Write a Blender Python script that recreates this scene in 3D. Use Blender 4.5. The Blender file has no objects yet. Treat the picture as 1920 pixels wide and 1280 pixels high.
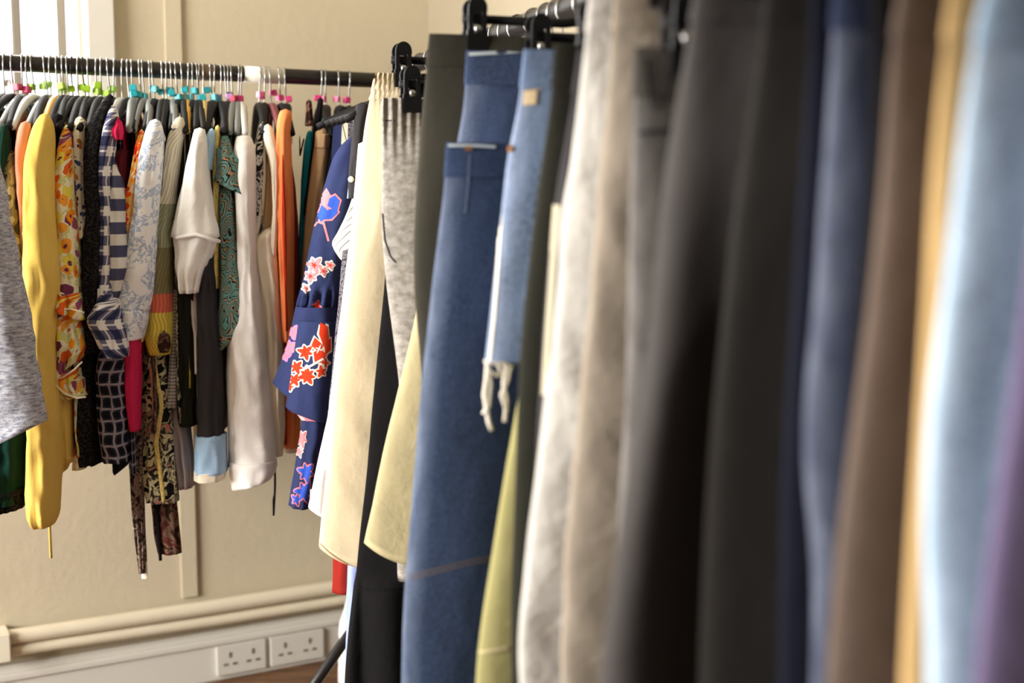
import bpy, bmesh, math, random
from mathutils import Vector, Matrix, noise
from mathutils.bvhtree import BVHTree

random.seed(7)
S = bpy.context.scene
COL = S.collection
R = math.radians

# ------------------------------------------------------------------ camera
CZ, FPX, PITCH = 1.13, 2400.0, math.atan(275 / 2400)
cam = bpy.data.objects.new('camera', bpy.data.cameras.new('camera'))
COL.objects.link(cam)
cam.location = (0, 0, CZ)
cam.rotation_euler = (math.pi / 2 - PITCH, 0, 0)
cam.data.sensor_width = 36
cam.data.lens = FPX / 1920 * 36
cam.data.clip_start = 0.05
cam.data.dof.use_dof = True
cam.data.dof.focus_distance = 2.12
cam.data.dof.aperture_fstop = 2.5
S.camera = cam
CAMROT = cam.rotation_euler.to_matrix()
ORG = Vector((0, 0, CZ))

# ------------------------------------------------------------------ world, exposure
W = bpy.data.worlds.new('world'); S.world = W
W.use_nodes = True
W.node_tree.nodes['Background'].inputs[0].default_value = (0.90, 0.95, 1.0, 1)
W.node_tree.nodes['Background'].inputs[1].default_value = 1.6
S.view_settings.view_transform = 'Standard'
S.view_settings.look = 'None'
S.view_settings.gamma = 1
S.view_settings.use_curve_mapping = False
S.view_settings.exposure = 1.48
WIN_POWER = (175, 36)      # left-hand windows, window beside the rack

# ------------------------------------------------------------------ pixel helpers (directions only)
def ray(px, py):
    return CAMROT @ Vector(((px - 960) / FPX, -(py - 640) / FPX, -1))
def at_Y(px, py, Y):
    d = ray(px, py); return ORG + d * (Y / d.y)
def at_Z(px, py, Z):
    d = ray(px, py); return ORG + d * ((Z - CZ) / d.z)
def on_plane(px, py, P, n):
    d = ray(px, py); return ORG + d * ((P - ORG).dot(n) / d.dot(n))
def interp(pts, t):
    if t <= pts[0][0]: return pts[0][1]
    for (a, b), (c, d) in zip(pts, pts[1:]):
        if t <= c: return b + (d - b) * (t - a) / max(c - a, 1e-9)
    return pts[-1][1]
def nz(x, y, z=0.0): return noise.noise(Vector((x, y, z)))
UP = Vector((0, 0, 1))

# rails: two horizontal lines found from their pixels
RA0 = at_Y(73, 121, 2.37); RA1 = at_Z(583, 145, RA0.z)
DA = (RA1 - RA0).normalized()                       # along the far rail, to the right and away
BACK = Vector((-DA.y, DA.x, 0))                     # towards the back wall
RB0 = at_Y(780, 121, 2.5); RB1 = at_Z(1075, 12, RB0.z)
DB = (RB1 - RB0).normalized()                       # along the near rail, towards the camera
LB = Vector((DB.y, -DB.x, 0))                       # left of the near rail
if LB.x > 0: LB = -LB
def railA(px):                                      # point of the far rail seen at column px
    n = ray(px, 130).cross(ray(px, 900)).normalized()
    return RA0 + DA * ((ORG - RA0).dot(n) / DA.dot(n))
ALPHA = R(11)
HU = Vector((math.sin(ALPHA), -math.cos(ALPHA), 0)) # far-rail hangers: towards the camera
HT = Vector((math.cos(ALPHA), math.sin(ALPHA), 0))

# ------------------------------------------------------------------ materials
def lin(c):
    return tuple(((v / 255) / 12.92 if v / 255 <= .04045 else ((v / 255 + .055) / 1.055) ** 2.4) for v in c) + (1,)
class NT:
    def __init__(s, name):
        s.m = bpy.data.materials.new(name); s.m.use_nodes = True
        s.t = s.m.node_tree; s.b = s.t.nodes['Principled BSDF']
    def n(s, typ, **kw):
        o = s.t.nodes.new('ShaderNode' + typ)
        for k, v in kw.items(): setattr(o, k, v)
        return o
    def l(s, a, b): s.t.links.new(a, b)
    def set(s, sock, v):
        if hasattr(v, 'is_linked') or hasattr(v, 'links'): s.l(v, sock)
        else: sock.default_value = v
    def math(s, op, a, b=0.0, c=0.0):
        o = s.n('Math', operation=op)
        for i, v in enumerate((a, b, c)): s.set(o.inputs[i], v)
        return o.outputs[0]
    def mix(s, f, a, b):
        o = s.n('Mix', data_type='RGBA')
        s.set(o.inputs[0], f); s.set(o.inputs[6], a); s.set(o.inputs[7], b)
        return o.outputs[2]
    def uv(s): return s.n('UVMap', uv_map='UVMap').outputs[0]
    def scale(s, v, sc):
        o = s.n('Vector' 'Math', operation='MULTIPLY'); s.l(v, o.inputs[0]); o.inputs[1].default_value = sc
        return o.outputs[0]
    def noise(s, v, sc, det=2.0, rough=.5, dist=0.0):
        o = s.n('TexNoise'); s.l(v, o.inputs['Vector'])
        o.inputs['Scale'].default_value = sc; o.inputs['Detail'].default_value = det
        o.inputs['Roughness'].default_value = rough; o.inputs['Distortion'].default_value = dist
        return o
    def ramp(s, f, stops, interp_='LINEAR'):
        o = s.n('ValToRGB'); o.color_ramp.interpolation = interp_
        e = o.color_ramp.elements
        while len(e) < len(stops): e.new(0.5)
        for i, (p, c) in enumerate(stops): e[i].position = p; e[i].color = c
        s.l(f, o.inputs[0]); return o.outputs[0]
    def warp(s, v, sc, amt):
        nn = s.noise(v, sc); o = s.n('VectorMath', operation='MULTIPLY_ADD')
        s.l(nn.outputs['Color'], o.inputs[0]); o.inputs[1].default_value = (amt,) * 3; s.l(v, o.inputs[2])
        return o.outputs[0]
    def bump(s, h, strength, dist=.002, chain=None):
        o = s.n('Bump'); o.inputs['Strength'].default_value = strength; o.inputs['Distance'].default_value = dist
        s.l(h, o.inputs['Height'])
        if chain: s.l(chain, o.inputs['Normal'])
        return o.outputs[0]
MATS = {}
def cloth(name, colour, rough=.92, weave=1.0, wrinkle=.35, sheen=.0, spec=.06, grain=.3):
    """colour: rgb 0-255 or function(NT, uv) -> colour socket; woven grain and soft creases on top"""
    if name in MATS: return MATS[name]
    k = NT(name); uv = k.uv()
    c = colour(k, uv) if callable(colour) else None
    g = k.noise(uv, 620 * weave, 2, .7).outputs[0]
    g2 = k.noise(k.scale(uv, (1, .25, 1)), 26, 3).outputs[0]
    if c is None:
        base = lin(colour)
        c = k.mix(g2, tuple(v * .84 for v in base[:3]) + (1,), tuple(min(1, v * 1.14) for v in base[:3]) + (1,))
    hsv = k.n('HueSaturation'); k.l(c, hsv.inputs['Color'])
    k.set(hsv.inputs['Value'], k.math('MULTIPLY_ADD', g, grain * 2, 1 - grain))
    k.l(hsv.outputs[0], k.b.inputs['Base Color'])
    k.b.inputs['Roughness'].default_value = rough
    k.b.inputs['Specular IOR Level'].default_value = spec
    k.b.inputs['Sheen Weight'].default_value = sheen
    cr = k.noise(k.warp(uv, 8, .05), 14, 4, .55).outputs[0]
    nb = k.bump(cr, wrinkle, .012)
    nb = k.bump(g, .25, .0006, nb)
    k.l(nb, k.b.inputs['Normal'])
    MATS[name] = k.m; return k.m
def plain(name, col, rough=.5, metal=0.0, spec=.5, bump=0.0, bscale=40, var=.0):
    if name in MATS: return MATS[name]
    k = NT(name); tc = k.n('TexCoord').outputs['Object']
    base = lin(col)
    if var:
        f = k.noise(tc, bscale * .3, 4).outputs[0]
        k.l(k.mix(f, tuple(v * (1 - var) for v in base[:3]) + (1,), tuple(min(1, v * (1 + var)) for v in base[:3]) + (1,)), k.b.inputs['Base Color'])
    else: k.b.inputs['Base Color'].default_value = base
    k.b.inputs['Roughness'].default_value = rough; k.b.inputs['Metallic'].default_value = metal
    k.b.inputs['Specular IOR Level'].default_value = spec
    if bump: k.l(k.bump(k.noise(tc, bscale, 4).outputs[0], bump, .003), k.b.inputs['Normal'])
    MATS[name] = k.m; return k.m

def sep(k, uv):
    o = k.n('SeparateXYZ'); k.l(uv, o.inputs[0]); return o.outputs
def p_floral(base, cols, scale, thr, warp=.02, wsc=40, leaf=None):
    def f(k, uv):
        w = k.warp(uv, wsc, warp)
        v = k.n('TexVoronoi'); k.l(w, v.inputs['Vector']); v.inputs['Scale'].default_value = scale
        x = k.n('SeparateColor'); k.l(v.outputs['Color'], x.inputs[0])
        n = len(cols)
        pick = k.ramp(x.outputs[0], [(i / n, lin(c)) for i, c in enumerate(cols)], 'CONSTANT')
        b = lin(base)
        if leaf:
            t = k.math('LESS_THAN', k.math('ABSOLUTE', k.math('SUBTRACT', k.noise(w, scale * .8, 3).outputs[0], .5)), .03)
            b = k.mix(t, b, lin(leaf))
        c = k.mix(k.math('LESS_THAN', v.outputs['Distance'], k.math('MULTIPLY_ADD', x.outputs[1], thr * .7, thr * .6)), b, pick)
        return k.mix(k.math('LESS_THAN', v.outputs['Distance'], thr * .28), c, lin(cols[-1]))
    return f
def p_plaid(light, mid, dark, line, pitch, lw=.05):
    def f(k, uv):
        o = sep(k, uv)
        def band(s): return k.math('GREATER_THAN', k.math('FRACT', k.math('DIVIDE', s, pitch)), .5)
        def ln(s, off): return k.math('LESS_THAN', k.math('ABSOLUTE', k.math('SUBTRACT', k.math('FRACT', k.math('DIVIDE', s, pitch)), off)), lw)
        bu, bv = band(o[0]), band(o[1])
        s = k.math('DIVIDE', k.math('ADD', bu, bv), 2.0)
        c = k.ramp(s, [(0, lin(light)), (.3, lin(mid)), (.8, lin(dark))], 'CONSTANT')
        m = k.math('MAXIMUM', ln(o[0], .25), ln(o[1], .25))
        return k.mix(k.math('MULTIPLY', m, .75), c, lin(line))
    return f
def p_toile(base, ink, scale, width=.06, amt=.9):
    def f(k, uv):
        w = k.warp(uv, scale * .5, .03)
        t = k.math('LESS_THAN', k.math('ABSOLUTE', k.math('SUBTRACT', k.noise(w, scale, 4, .65, .6).outputs[0], .5)), width)
        big = k.math('GREATER_THAN', k.noise(uv, scale * .35, 1).outputs[0], .46)
        return k.mix(k.math('MULTIPLY', k.math('MULTIPLY', t, big), amt), lin(base), lin(ink))
    return f
def p_blot(stops, scale, det=2.0, dist=.4, sc3=(1, 1, 1)):
    def f(k, uv):
        return k.ramp(k.noise(k.scale(uv, sc3), scale, det, .5, dist).outputs[0], [(p, lin(c)) for p, c in stops], 'CONSTANT')
    return f
def p_marl(a, b, sc3=(60, 240, 60)):
    def f(k, uv):
        return k.ramp(k.noise(k.scale(uv, sc3), 1.0, 4, .7).outputs[0], [(.36, lin(a)), (.66, lin(b))])
    return f
def p_stripe(a, b, pitch, width, axis=0, skew=0.0):
    def f(k, uv):
        o = sep(k, uv)
        s = k.math('ADD', o[axis], k.math('MULTIPLY', o[1 - axis], skew))
        return k.mix(k.math('LESS_THAN', k.math('FRACT', k.math('DIVIDE', s, pitch)), width), lin(a), lin(b))
    return f
def p_paisley(bg, a, b, scale):
    def f(k, uv):
        w = k.warp(k.scale(uv, (1, .75, 1)), 26, .035)
        v = k.n('TexVoronoi'); k.l(w, v.inputs['Vector']); v.inputs['Scale'].default_value = scale
        rings = k.math('FRACT', k.math('MULTIPLY', v.outputs['Distance'], 3.1))
        c = k.ramp(rings, [(0, lin(a)), (.34, lin(bg)), (.52, lin(b)), (.62, lin(a)), (.86, lin(bg))], 'CONSTANT')
        return c
    return f
def p_denim(dark, light, fade_scale=7):
    def f(k, uv):
        big = k.noise(k.scale(uv, (1, .3, 1)), fade_scale, 3).outputs[0]
        c = k.ramp(big, [(.35, lin(dark)), (.72, lin(light))])
        tw = k.noise(k.scale(uv, (2.2, .3, 1)), 420, 2).outputs[0]
        mot = k.noise(uv, 230, 3, .8).outputs[0]                       # mottled, slubby dye
        c = k.mix(k.ramp(mot, [(.42, (0, 0, 0, 1)), (.66, (1, 1, 1, 1))]), c, lin(tuple(min(255, v + 4) for v in light)))
        wear_light = k.n('MapRange'); k.l(k.math('ABSOLUTE', sep(k, uv)[0]), wear_light.inputs[0])   # worn dye plus edge light painted along the side fold
        wear_light.inputs[1].default_value = .030; wear_light.inputs[2].default_value = .004
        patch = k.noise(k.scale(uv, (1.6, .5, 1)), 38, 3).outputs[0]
        wf = k.math('MULTIPLY', wear_light.outputs[0], k.math('MULTIPLY_ADD', patch, 1.3, -.15))
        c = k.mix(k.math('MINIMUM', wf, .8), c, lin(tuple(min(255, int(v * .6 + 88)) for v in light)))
        return k.mix(k.math('MULTIPLY', tw, .35), c, lin(tuple(min(255, v + 55) for v in light)))
    return f
def p_bands(stops, z0, z1, rib=0.0):
    """horizontal bands on v (metres below the top), optional rib"""
    def f(k, uv):
        o = sep(k, uv)
        m = k.n('MapRange'); k.l(o[1], m.inputs[0]); m.inputs[1].default_value = z0; m.inputs[2].default_value = z1
        c = k.ramp(m.outputs[0], [(p, lin(q)) for p, q in stops], 'CONSTANT')
        if rib:
            r = k.math('SINE', k.math('MULTIPLY', o[0], rib))
            c = k.mix(k.math('MULTIPLY', k.math('GREATER_THAN', r, .2), .35), c, lin((70, 65, 50)))
        return c
    return f

BLACKPL = plain('black_plastic', (15, 14, 15), .6, 0, .18)
GREYPL = plain('grey_plastic', (120, 124, 122), .5)
CLEARPL = plain('pale_plastic', (205, 208, 203), .35)
AMBERPL = plain('amber_plastic', (214, 160, 40), .45)
YELLOWPL = plain('yellow_plastic', (232, 205, 115), .45)
MAROONPL = plain('maroon_plastic', (120, 45, 55), .4)
CHROME = plain('steel_wire', (168, 168, 166), .3, 1.0)
DARKWIRE = plain('dark_wire', (40, 38, 38), .35, .8)
RAILM = plain('rail_black_paint', (38, 34, 34), .36, .2, .5, .05, 120, .25)
TAPEW = plain('white_tape', (225, 220, 205), .6)
TAPEB = plain('brown_tape', (110, 88, 68), .5)

# ------------------------------------------------------------------ mesh helpers
def tag(o, label=None, cat=None, group=None, kind=None):
    if label: o['label'] = label
    if cat: o['category'] = cat
    if group: o['group'] = group
    if kind: o['kind'] = kind
    return o
def thing(name, label, cat, loc, group=None):
    e = bpy.data.objects.new(name, None); e.empty_display_size = .05
    COL.objects.link(e); e.location = loc
    return tag(e, label, cat, group)
def link_mesh(name, verts, faces, mat, parent=None, uvs=None, smooth=True):
    off = parent_world(parent) if parent else Vector((0, 0, 0))
    me = bpy.data.meshes.new(name)
    me.from_pydata([tuple(Vector(v) - off) for v in verts], [], faces)
    if uvs:
        ul = me.uv_layers.new(name='UVMap')
        i = 0
        for f in uvs:
            for c in f: ul.data[i].uv = c; i += 1
    if smooth: me.polygons.foreach_set('use_smooth', [True] * len(me.polygons))
    me.materials.append(mat); me.update()
    o = bpy.data.objects.new(name, me); COL.objects.link(o)
    if parent: o.parent = parent
    return o
def parent_world(p):
    v = Vector((0, 0, 0))
    while p: v += p.location; p = p.parent
    return v
def bm_obj(name, bm, mat, parent=None, smooth=False, bevel=0.0):
    if bevel:
        bmesh.ops.bevel(bm, geom=bm.edges[:], offset=bevel, segments=2, affect='EDGES', clamp_overlap=True)
    off = parent_world(parent) if parent else Vector((0, 0, 0))
    bmesh.ops.translate(bm, verts=bm.verts[:], vec=-off)
    me = bpy.data.meshes.new(name); bm.to_mesh(me); bm.free()
    if smooth: me.polygons.foreach_set('use_smooth', [True] * len(me.polygons))
    me.materials.append(mat)
    o = bpy.data.objects.new(name, me); COL.objects.link(o)
    if parent: o.parent = parent
    return o
def box_bm(bm, c, ax, ay, az):
    """box centred at c with half-axis vectors"""
    vs = [bm.verts.new(c + sx * ax + sy * ay + sz * az) for sz in (-1, 1) for sy in (-1, 1) for sx in (-1, 1)]
    for f in ((0, 2, 3, 1), (4, 5, 7, 6), (0, 1, 5, 4), (2, 6, 7, 3), (0, 4, 6, 2), (1, 3, 7, 5)):
        bm.faces.new([vs[i] for i in f])
    bmesh.ops.recalc_face_normals(bm, faces=bm.faces[:])
def path_bm(bm, pts, rad, seg=8, flat=None):
    """tube along points; rad a number or list; flat = (vector, factor) widens it along one axis"""
    pts = [Vector(p) for p in pts]; rings = []
    up = None
    for i, p in enumerate(pts):
        t = (pts[min(i + 1, len(pts) - 1)] - pts[max(i - 1, 0)]).normalized()
        if up is None:
            a = Vector((0, 0, 1)) if abs(t.z) < .9 else Vector((1, 0, 0))
            up = t.cross(a).normalized()
        else:
            up = (up - t * up.dot(t)).normalized()
        b = t.cross(up); r = rad[i] if isinstance(rad, (list, tuple)) else rad
        ring = []
        for k in range(seg):
            d = (up * math.cos(2 * math.pi * k / seg) + b * math.sin(2 * math.pi * k / seg)) * r
            if flat: d += flat[0] * d.dot(flat[0]) * (flat[1] - 1)
            ring.append(bm.verts.new(p + d))
        rings.append(ring)
    for a, b in zip(rings, rings[1:]):
        for k in range(seg): bm.faces.new((a[k], a[(k + 1) % seg], b[(k + 1) % seg], b[k]))
    bm.faces.new(rings[0][::-1]); bm.faces.new(rings[-1])
    bmesh.ops.recalc_face_normals(bm, faces=bm.faces[:])
def path_obj(name, pts, rad, mat, parent=None, seg=8, flat=None):
    bm = bmesh.new(); path_bm(bm, pts, rad, seg, flat)
    return bm_obj(name, bm, mat, parent, True)
def rings_obj(name, rings, mat, parent=None, captop=True, capbot=.03, vtop=None):
    """closed loops from top to bottom -> one cloth mesh; the lower opening is turned up inside"""
    n = len(rings[0]); verts = []; faces = []; uvs = []
    if capbot:
        c = sum(rings[-1], Vector()) / n
        inner = [c + (p - c) * .86 for p in rings[-1]]
        rings = rings + [inner, [c + (p - c) * .80 + Vector((0, 0, capbot)) for p in rings[-1]]]
    for r in rings: verts += r
    us = []
    for r in rings:
        u = [0.0]
        for k in range(n): u.append(u[-1] + (r[(k + 1) % n] - r[k]).length)
        us.append(u)
    zt = rings[0][0].z if vtop is None else vtop
    for i in range(len(rings) - 1):
        for k in range(n):
            a, b = i * n + k, i * n + (k + 1) % n
            faces.append((a, b, b + n, a + n))
            uvs.append([(us[i][k], zt - rings[i][k].z), (us[i][k + 1], zt - rings[i][(k + 1) % n].z),
                        (us[i + 1][k + 1], zt - rings[i + 1][(k + 1) % n].z), (us[i + 1][k], zt - rings[i + 1][k].z)])
    def fan(r, off, flip, dz):
        verts.append(sum(r, Vector()) / n + Vector((0, 0, dz))); ci = len(verts) - 1
        for k in range(n):
            f = (off + (k + 1) % n, off + k, ci) if not flip else (off + k, off + (k + 1) % n, ci)
            faces.append(f); uvs.append([(0, 0), (.01, 0), (0, .01)])
    if captop: fan(rings[0], 0, False, .004)
    if capbot: fan(rings[-1], (len(rings) - 1) * n, True, .01)
    return link_mesh(name, verts, faces, mat, parent, uvs)

def smooth_rows(rows, n):
    y0, y1 = rows[0][0], rows[-1][0]
    L = [(r[0], r[1]) for r in rows]; Rr = [(r[0], r[2]) for r in rows]
    ys = [y0 + (y1 - y0) * i / (n - 1) for i in range(n)]
    l = [interp(L, y) for y in ys]; r = [interp(Rr, y) for y in ys]
    for _ in range(2):
        l = [l[0]] + [(l[i - 1] + 2 * l[i] + l[i + 1]) / 4 for i in range(1, n - 1)] + [l[-1]]
        r = [r[0]] + [(r[i - 1] + 2 * r[i] + r[i + 1]) / 4 for i in range(1, n - 1)] + [r[-1]]
    return list(zip(ys, l, r))
def tube_px(name, rows, Y, mat, parent, depth=.035, n=None, seg=36, fold=.14, freq=4, gather=None, captop=True,
            round_top=True, tilt=0.0, yaw=0.0, seed=None, capbot=.03, lean=0.0, crease=.16):
    """hanging fabric tube (sleeve, leg, strap): rows (y, left, right) give its outline at distance Y;
    depth = half thickness away from the viewer; gather=(y, strength) pinches it with small pleats"""
    seed = random.random() * 90 if seed is None else seed
    n = n or max(14, int((rows[-1][0] - rows[0][0]) / 8))
    rr = smooth_rows(rows, n); rings = []
    cr = crease
    for i, (y, xl, xr) in enumerate(rr):
        t = i / (n - 1)
        Yc = Y + lean * t
        P = at_Y((xl + xr) / 2, y, Yc); hw = max((xr - xl) / 2 / FPX * Yc, .0015)
        dp = min(depth, max(hw * 2.2, .006))
        if round_top and t < .12: dp *= .45 + .55 * math.sqrt(t / .12)
        ramp = min(1, t * 3 + .2); zz = P.z
        drift = 2.2 * nz(seed, zz * 5) + seed
        ring = []
        for k in range(seg):
            th = 2 * math.pi * k / seg
            c_, s_ = math.cos(th), math.sin(th)
            pleat = math.sin(freq * th + drift); pleat = abs(pleat) ** .8 * 2 - 1.1
            rid = 1 - 2 * abs(nz(c_ * 1.3 + seed, s_ * 1.3 + zz * 9, zz * 15))
            m = 1 + ramp * (fold * 1.5 * pleat * .6 + fold * 1.3 * nz(c_ * 1.5 + seed, s_ * 1.5, zz * 11) + cr * (rid - .55))
            if gather:
                g = math.exp(-((y - gather[0]) / gather[2]) ** 2)
                m += gather[1] * g * math.sin(13 * th + seed)
            cx = math.copysign(abs(c_) ** .85, c_)
            cy = math.copysign(abs(s_) ** .85, s_)
            p = P + Vector((cx * hw * (1 + (m - 1) * .30), cy * dp * m, 0))
            p.z += tilt * t * t * cx * hw * 2
            ring.append(p)
        rings.append(ring)
    return rings_obj(name, rings, mat, parent, captop, capbot)
def sheet_obj(name, C, U, T, hw_top, hw_bot, neck, z_sh, drop, zhem, th, mat, parent, seed=0.0, cols=14, rows=20, skew=0.0, full=True):
    """body of a top: flat tube hung over a hanger. C = hook point, U = hanger direction, T = across it"""
    rings = []
    for j in range(rows):
        v = j / (rows - 1); hw = hw_top + (hw_bot - hw_top) * v ** .8
        ring = []
        for side in (1, -1):
            for i in range(cols):
                s = -1 + 2 * i / (cols - 1)
                if side < 0: s = -s
                a = s * hw_top
                top = z_sh - drop * abs(s) ** 1.3
                if neck and abs(a) < neck: top -= .075 * (1 - (a / neck) ** 2) ** .5
                z = top + (zhem - top) * v
                e = math.sqrt(max(0, 1 - abs(s) ** 5))
                w = .5 * th * v * math.sin(s * 7 + seed + nz(seed, v * 3) * 3)
                ring.append(C.xy.to_3d() + U * (s * hw) + T * (side * th * e * (.35 + .65 * min(1, v * 4)) + w + skew * v) + Vector((0, 0, z)))
        rings.append(ring)
    return rings_obj(name, rings, mat, parent, False, .02)

# prints and stitching laid on a cloth surface (found by casting the pixel's direction onto the mesh)
class Target:
    def __init__(s, *objs):
        vs = []; fs = []
        for o in objs:
            off = parent_world(o); b = len(vs)
            vs += [v.co + off for v in o.data.vertices]
            fs += [[b + i for i in p.vertices] for p in o.data.polygons]
        s.t = BVHTree.FromPolygons(vs, fs)
    def hit(s, px, py, off):
        d = ray(px, py).normalized()
        p, nrm, _, _ = s.t.ray_cast(ORG, d)
        if p is None: return None
        if nrm.dot(d) > 0: nrm = -nrm
        return p + nrm * off
def print_obj(name, shapes, target, mat, parent, off=.0008, rings=4):
    """shapes: star-shaped outlines in pixels"""
    verts = []; faces = []
    for sh in shapes:
        cx = sum(p[0] for p in sh) / len(sh); cy = sum(p[1] for p in sh) / len(sh)
        dense = []
        for i, p in enumerate(sh):
            q = sh[(i + 1) % len(sh)]; m = max(1, int(math.hypot(q[0] - p[0], q[1] - p[1]) / 6))
            dense += [(p[0] + (q[0] - p[0]) * j / m, p[1] + (q[1] - p[1]) * j / m) for j in range(m)]
        grid = []
        for r in range(rings + 1):
            f = r / rings if r else .02
            grid.append([target.hit(cx + (p[0] - cx) * f, cy + (p[1] - cy) * f, off) for p in dense])
        idx = {}
        for r in range(rings + 1):
            for i, h in enumerate(grid[r]):
                if h is not None: idx[r, i] = len(verts); verts.append(h)
        m = len(dense)
        for r in range(rings):
            for i in range(m):
                ks = [(r, i), (r + 1, i), (r + 1, (i + 1) % m), (r, (i + 1) % m)]
                if all(k in idx for k in ks):
                    ps = [verts[idx[k]] for k in ks]
                    if max((a - b).length for a in ps for b in ps) < .03: faces.append([idx[k] for k in ks])
    if not faces: return None
    return link_mesh(name, verts, faces, mat, parent)
def strip_shapes(pts, w):
    out = []
    for (a, b) in zip(pts, pts[1:]):
        d = Vector((b[0] - a[0], b[1] - a[1])).normalized(); nn = Vector((-d.y, d.x)) * w / 2
        out.append([(a[0] + nn.x, a[1] + nn.y), (b[0] + nn.x, b[1] + nn.y), (b[0] - nn.x, b[1] - nn.y), (a[0] - nn.x, a[1] - nn.y)])
    return out
def petals(cx, cy, r, n, rot=0.0, w=.5, sx=1.0, grow=0.0):
    out = []
    for k in range(n):
        a = rot + 2 * math.pi * k / n
        rr = r * (1 if k % 2 else .82)
        pts = []
        for t in range(10):
            q = 2 * math.pi * t / 10
            l = rr * .52 + math.cos(q) * (rr * .5 + grow); s = math.sin(q) * (rr * w * .5 + grow) * (1 - .35 * math.cos(q))
            pts.append((cx + (math.cos(a) * l - math.sin(a) * s) * sx, cy + math.sin(a) * l + math.cos(a) * s))
        out.append(pts)
    return out

# ================================================================== THE ROOM
OFFW = .40
WP = RA0 + BACK * OFFW                              # a point of the back wall
def wall_w(px, py): return (on_plane(px, py, WP, BACK) - WP).dot(DA)
def wall_z(px, py): return on_plane(px, py, WP, BACK).z
def wpt(w, z, d=0.0):
    p = WP + DA * w - BACK * d; return Vector((p.x, p.y, z))
WC = wall_w(803, 40)                                # corner with the right-hand wall
WL = WC - 4.6                                       # left-hand wall
DEPTH, CEIL = 8.5, 2.7
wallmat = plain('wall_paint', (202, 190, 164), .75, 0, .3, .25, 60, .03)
trimmat = plain('gloss_trim_paint', (236, 229, 208), .45, 0, .5, .05, 80, .02)
whitemat = plain('white_gloss', (216, 212, 202), .45, 0, .5, .04, 60, .02)
sockmat = plain('socket_plastic', (212, 208, 198), .5)
darkmat = plain('socket_hole', (104, 98, 90), .6)
pipemat = plain('painted_pipe', (224, 213, 188), .45, 0, .4, .08, 50, .05)

def quads_wall(name, org, du, W_, H, holes, mat, thick, inward):
    """wall slab with rectangular openings: org + du*w, holes (w0,w1,z0,z1)"""
    bm = bmesh.new()
    ws = sorted({0, W_} | {h[0] for h in holes} | {h[1] for h in holes})
    zs = sorted({0, H} | {h[2] for h in holes} | {h[3] for h in holes})
    for w0, w1 in zip(ws, ws[1:]):
        for z0, z1 in zip(zs, zs[1:]):
            if any(h[0] <= w0 and w1 <= h[1] and h[2] <= z0 and z1 <= h[3] for h in holes): continue
            c = org + du * ((w0 + w1) / 2) + UP * ((z0 + z1) / 2) - inward * thick / 2
            box_bm(bm, c, du * ((w1 - w0) / 2), inward * (thick / 2), UP * ((z1 - z0) / 2))
    bmesh.ops.remove_doubles(bm, verts=bm.verts[:], dist=1e-5)
    o = bm_obj(name, bm, mat); tag(o, kind='structure'); return o

IN = -BACK
ORGL = WP + DA * WL; ORGL.z = 0
WIN_R = wall_w(163, 60)                             # right side of the visible window
win_b = (WIN_R - WL - 1.25, WIN_R - WL, .80, 2.15)
wb = quads_wall('wall_back', ORGL, DA, WC - WL, CEIL, [win_b], wallmat, .16, IN)
tag(wb, 'cream painted back wall behind the far clothes rail', 'wall')
SIDEW = plain('side_wall_darkened', (148, 137, 116), .85, 0, .2, .25, 60, .03)  # wall paint darkened to offset strong window light and cut bounce
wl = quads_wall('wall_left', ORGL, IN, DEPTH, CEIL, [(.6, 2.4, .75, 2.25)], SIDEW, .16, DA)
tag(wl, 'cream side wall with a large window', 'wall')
ORGR = WP + DA * WC; ORGR.z = 0
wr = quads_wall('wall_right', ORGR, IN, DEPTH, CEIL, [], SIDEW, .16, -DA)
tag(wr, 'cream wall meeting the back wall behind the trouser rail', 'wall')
wf = quads_wall('wall_front', ORGL + IN * DEPTH, DA, WC - WL, CEIL, [], MATS['side_wall_darkened'], .16, BACK)
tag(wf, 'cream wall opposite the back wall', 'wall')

def slab(name, z0, z1, mat):
    bm = bmesh.new(); c = ORGL + DA * ((WC - WL) / 2) + IN * (DEPTH / 2); c.z = (z0 + z1) / 2
    box_bm(bm, c, DA * ((WC - WL) / 2 + .16), IN * (DEPTH / 2 + .16), UP * ((z1 - z0) / 2))
    return bm_obj(name, bm, mat)
kf = NT('floor_boards'); fuv = kf.n('TexCoord').outputs['Object']
fn = kf.noise(kf.scale(fuv, (3, 26, 3)), 1.6, 5, .6).outputs[0]
kf.l(kf.ramp(fn, [(.3, lin((52, 34, 24))), (.55, lin((112, 76, 46))), (.75, lin((150, 108, 62)))]), kf.b.inputs['Base Color'])
kf.b.inputs['Roughness'].default_value = .45
tag(slab('floor', -.10, 0, kf.m), 'dark brown wooden floor under the racks', 'floor', kind='structure')
tag(slab('ceiling', CEIL, CEIL + .1, plain('ceiling_paint', (170, 162, 148), .85)), 'pale painted ceiling', 'ceiling', kind='structure')

def wbox(name, w0, w1, z0, z1, d0, d1, mat, parent=None, bevel=.003):
    bm = bmesh.new()
    c = (wpt(w0, z0, d0) + wpt(w1, z1, d1)) / 2
    box_bm(bm, c, DA * ((w1 - w0) / 2), IN * ((d1 - d0) / 2), UP * ((z1 - z0) / 2))
    return bm_obj(name, bm, mat, parent, False, bevel)

# boxed upright on the wall
w0, w1 = wall_w(306, 60), wall_w(341, 60)
tag(wbox('trim_1', w0, w1, .20, CEIL - .01, 0, .007, wallmat), 'narrow cream upright batten dividing the back wall', 'trim', kind='structure')
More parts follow.
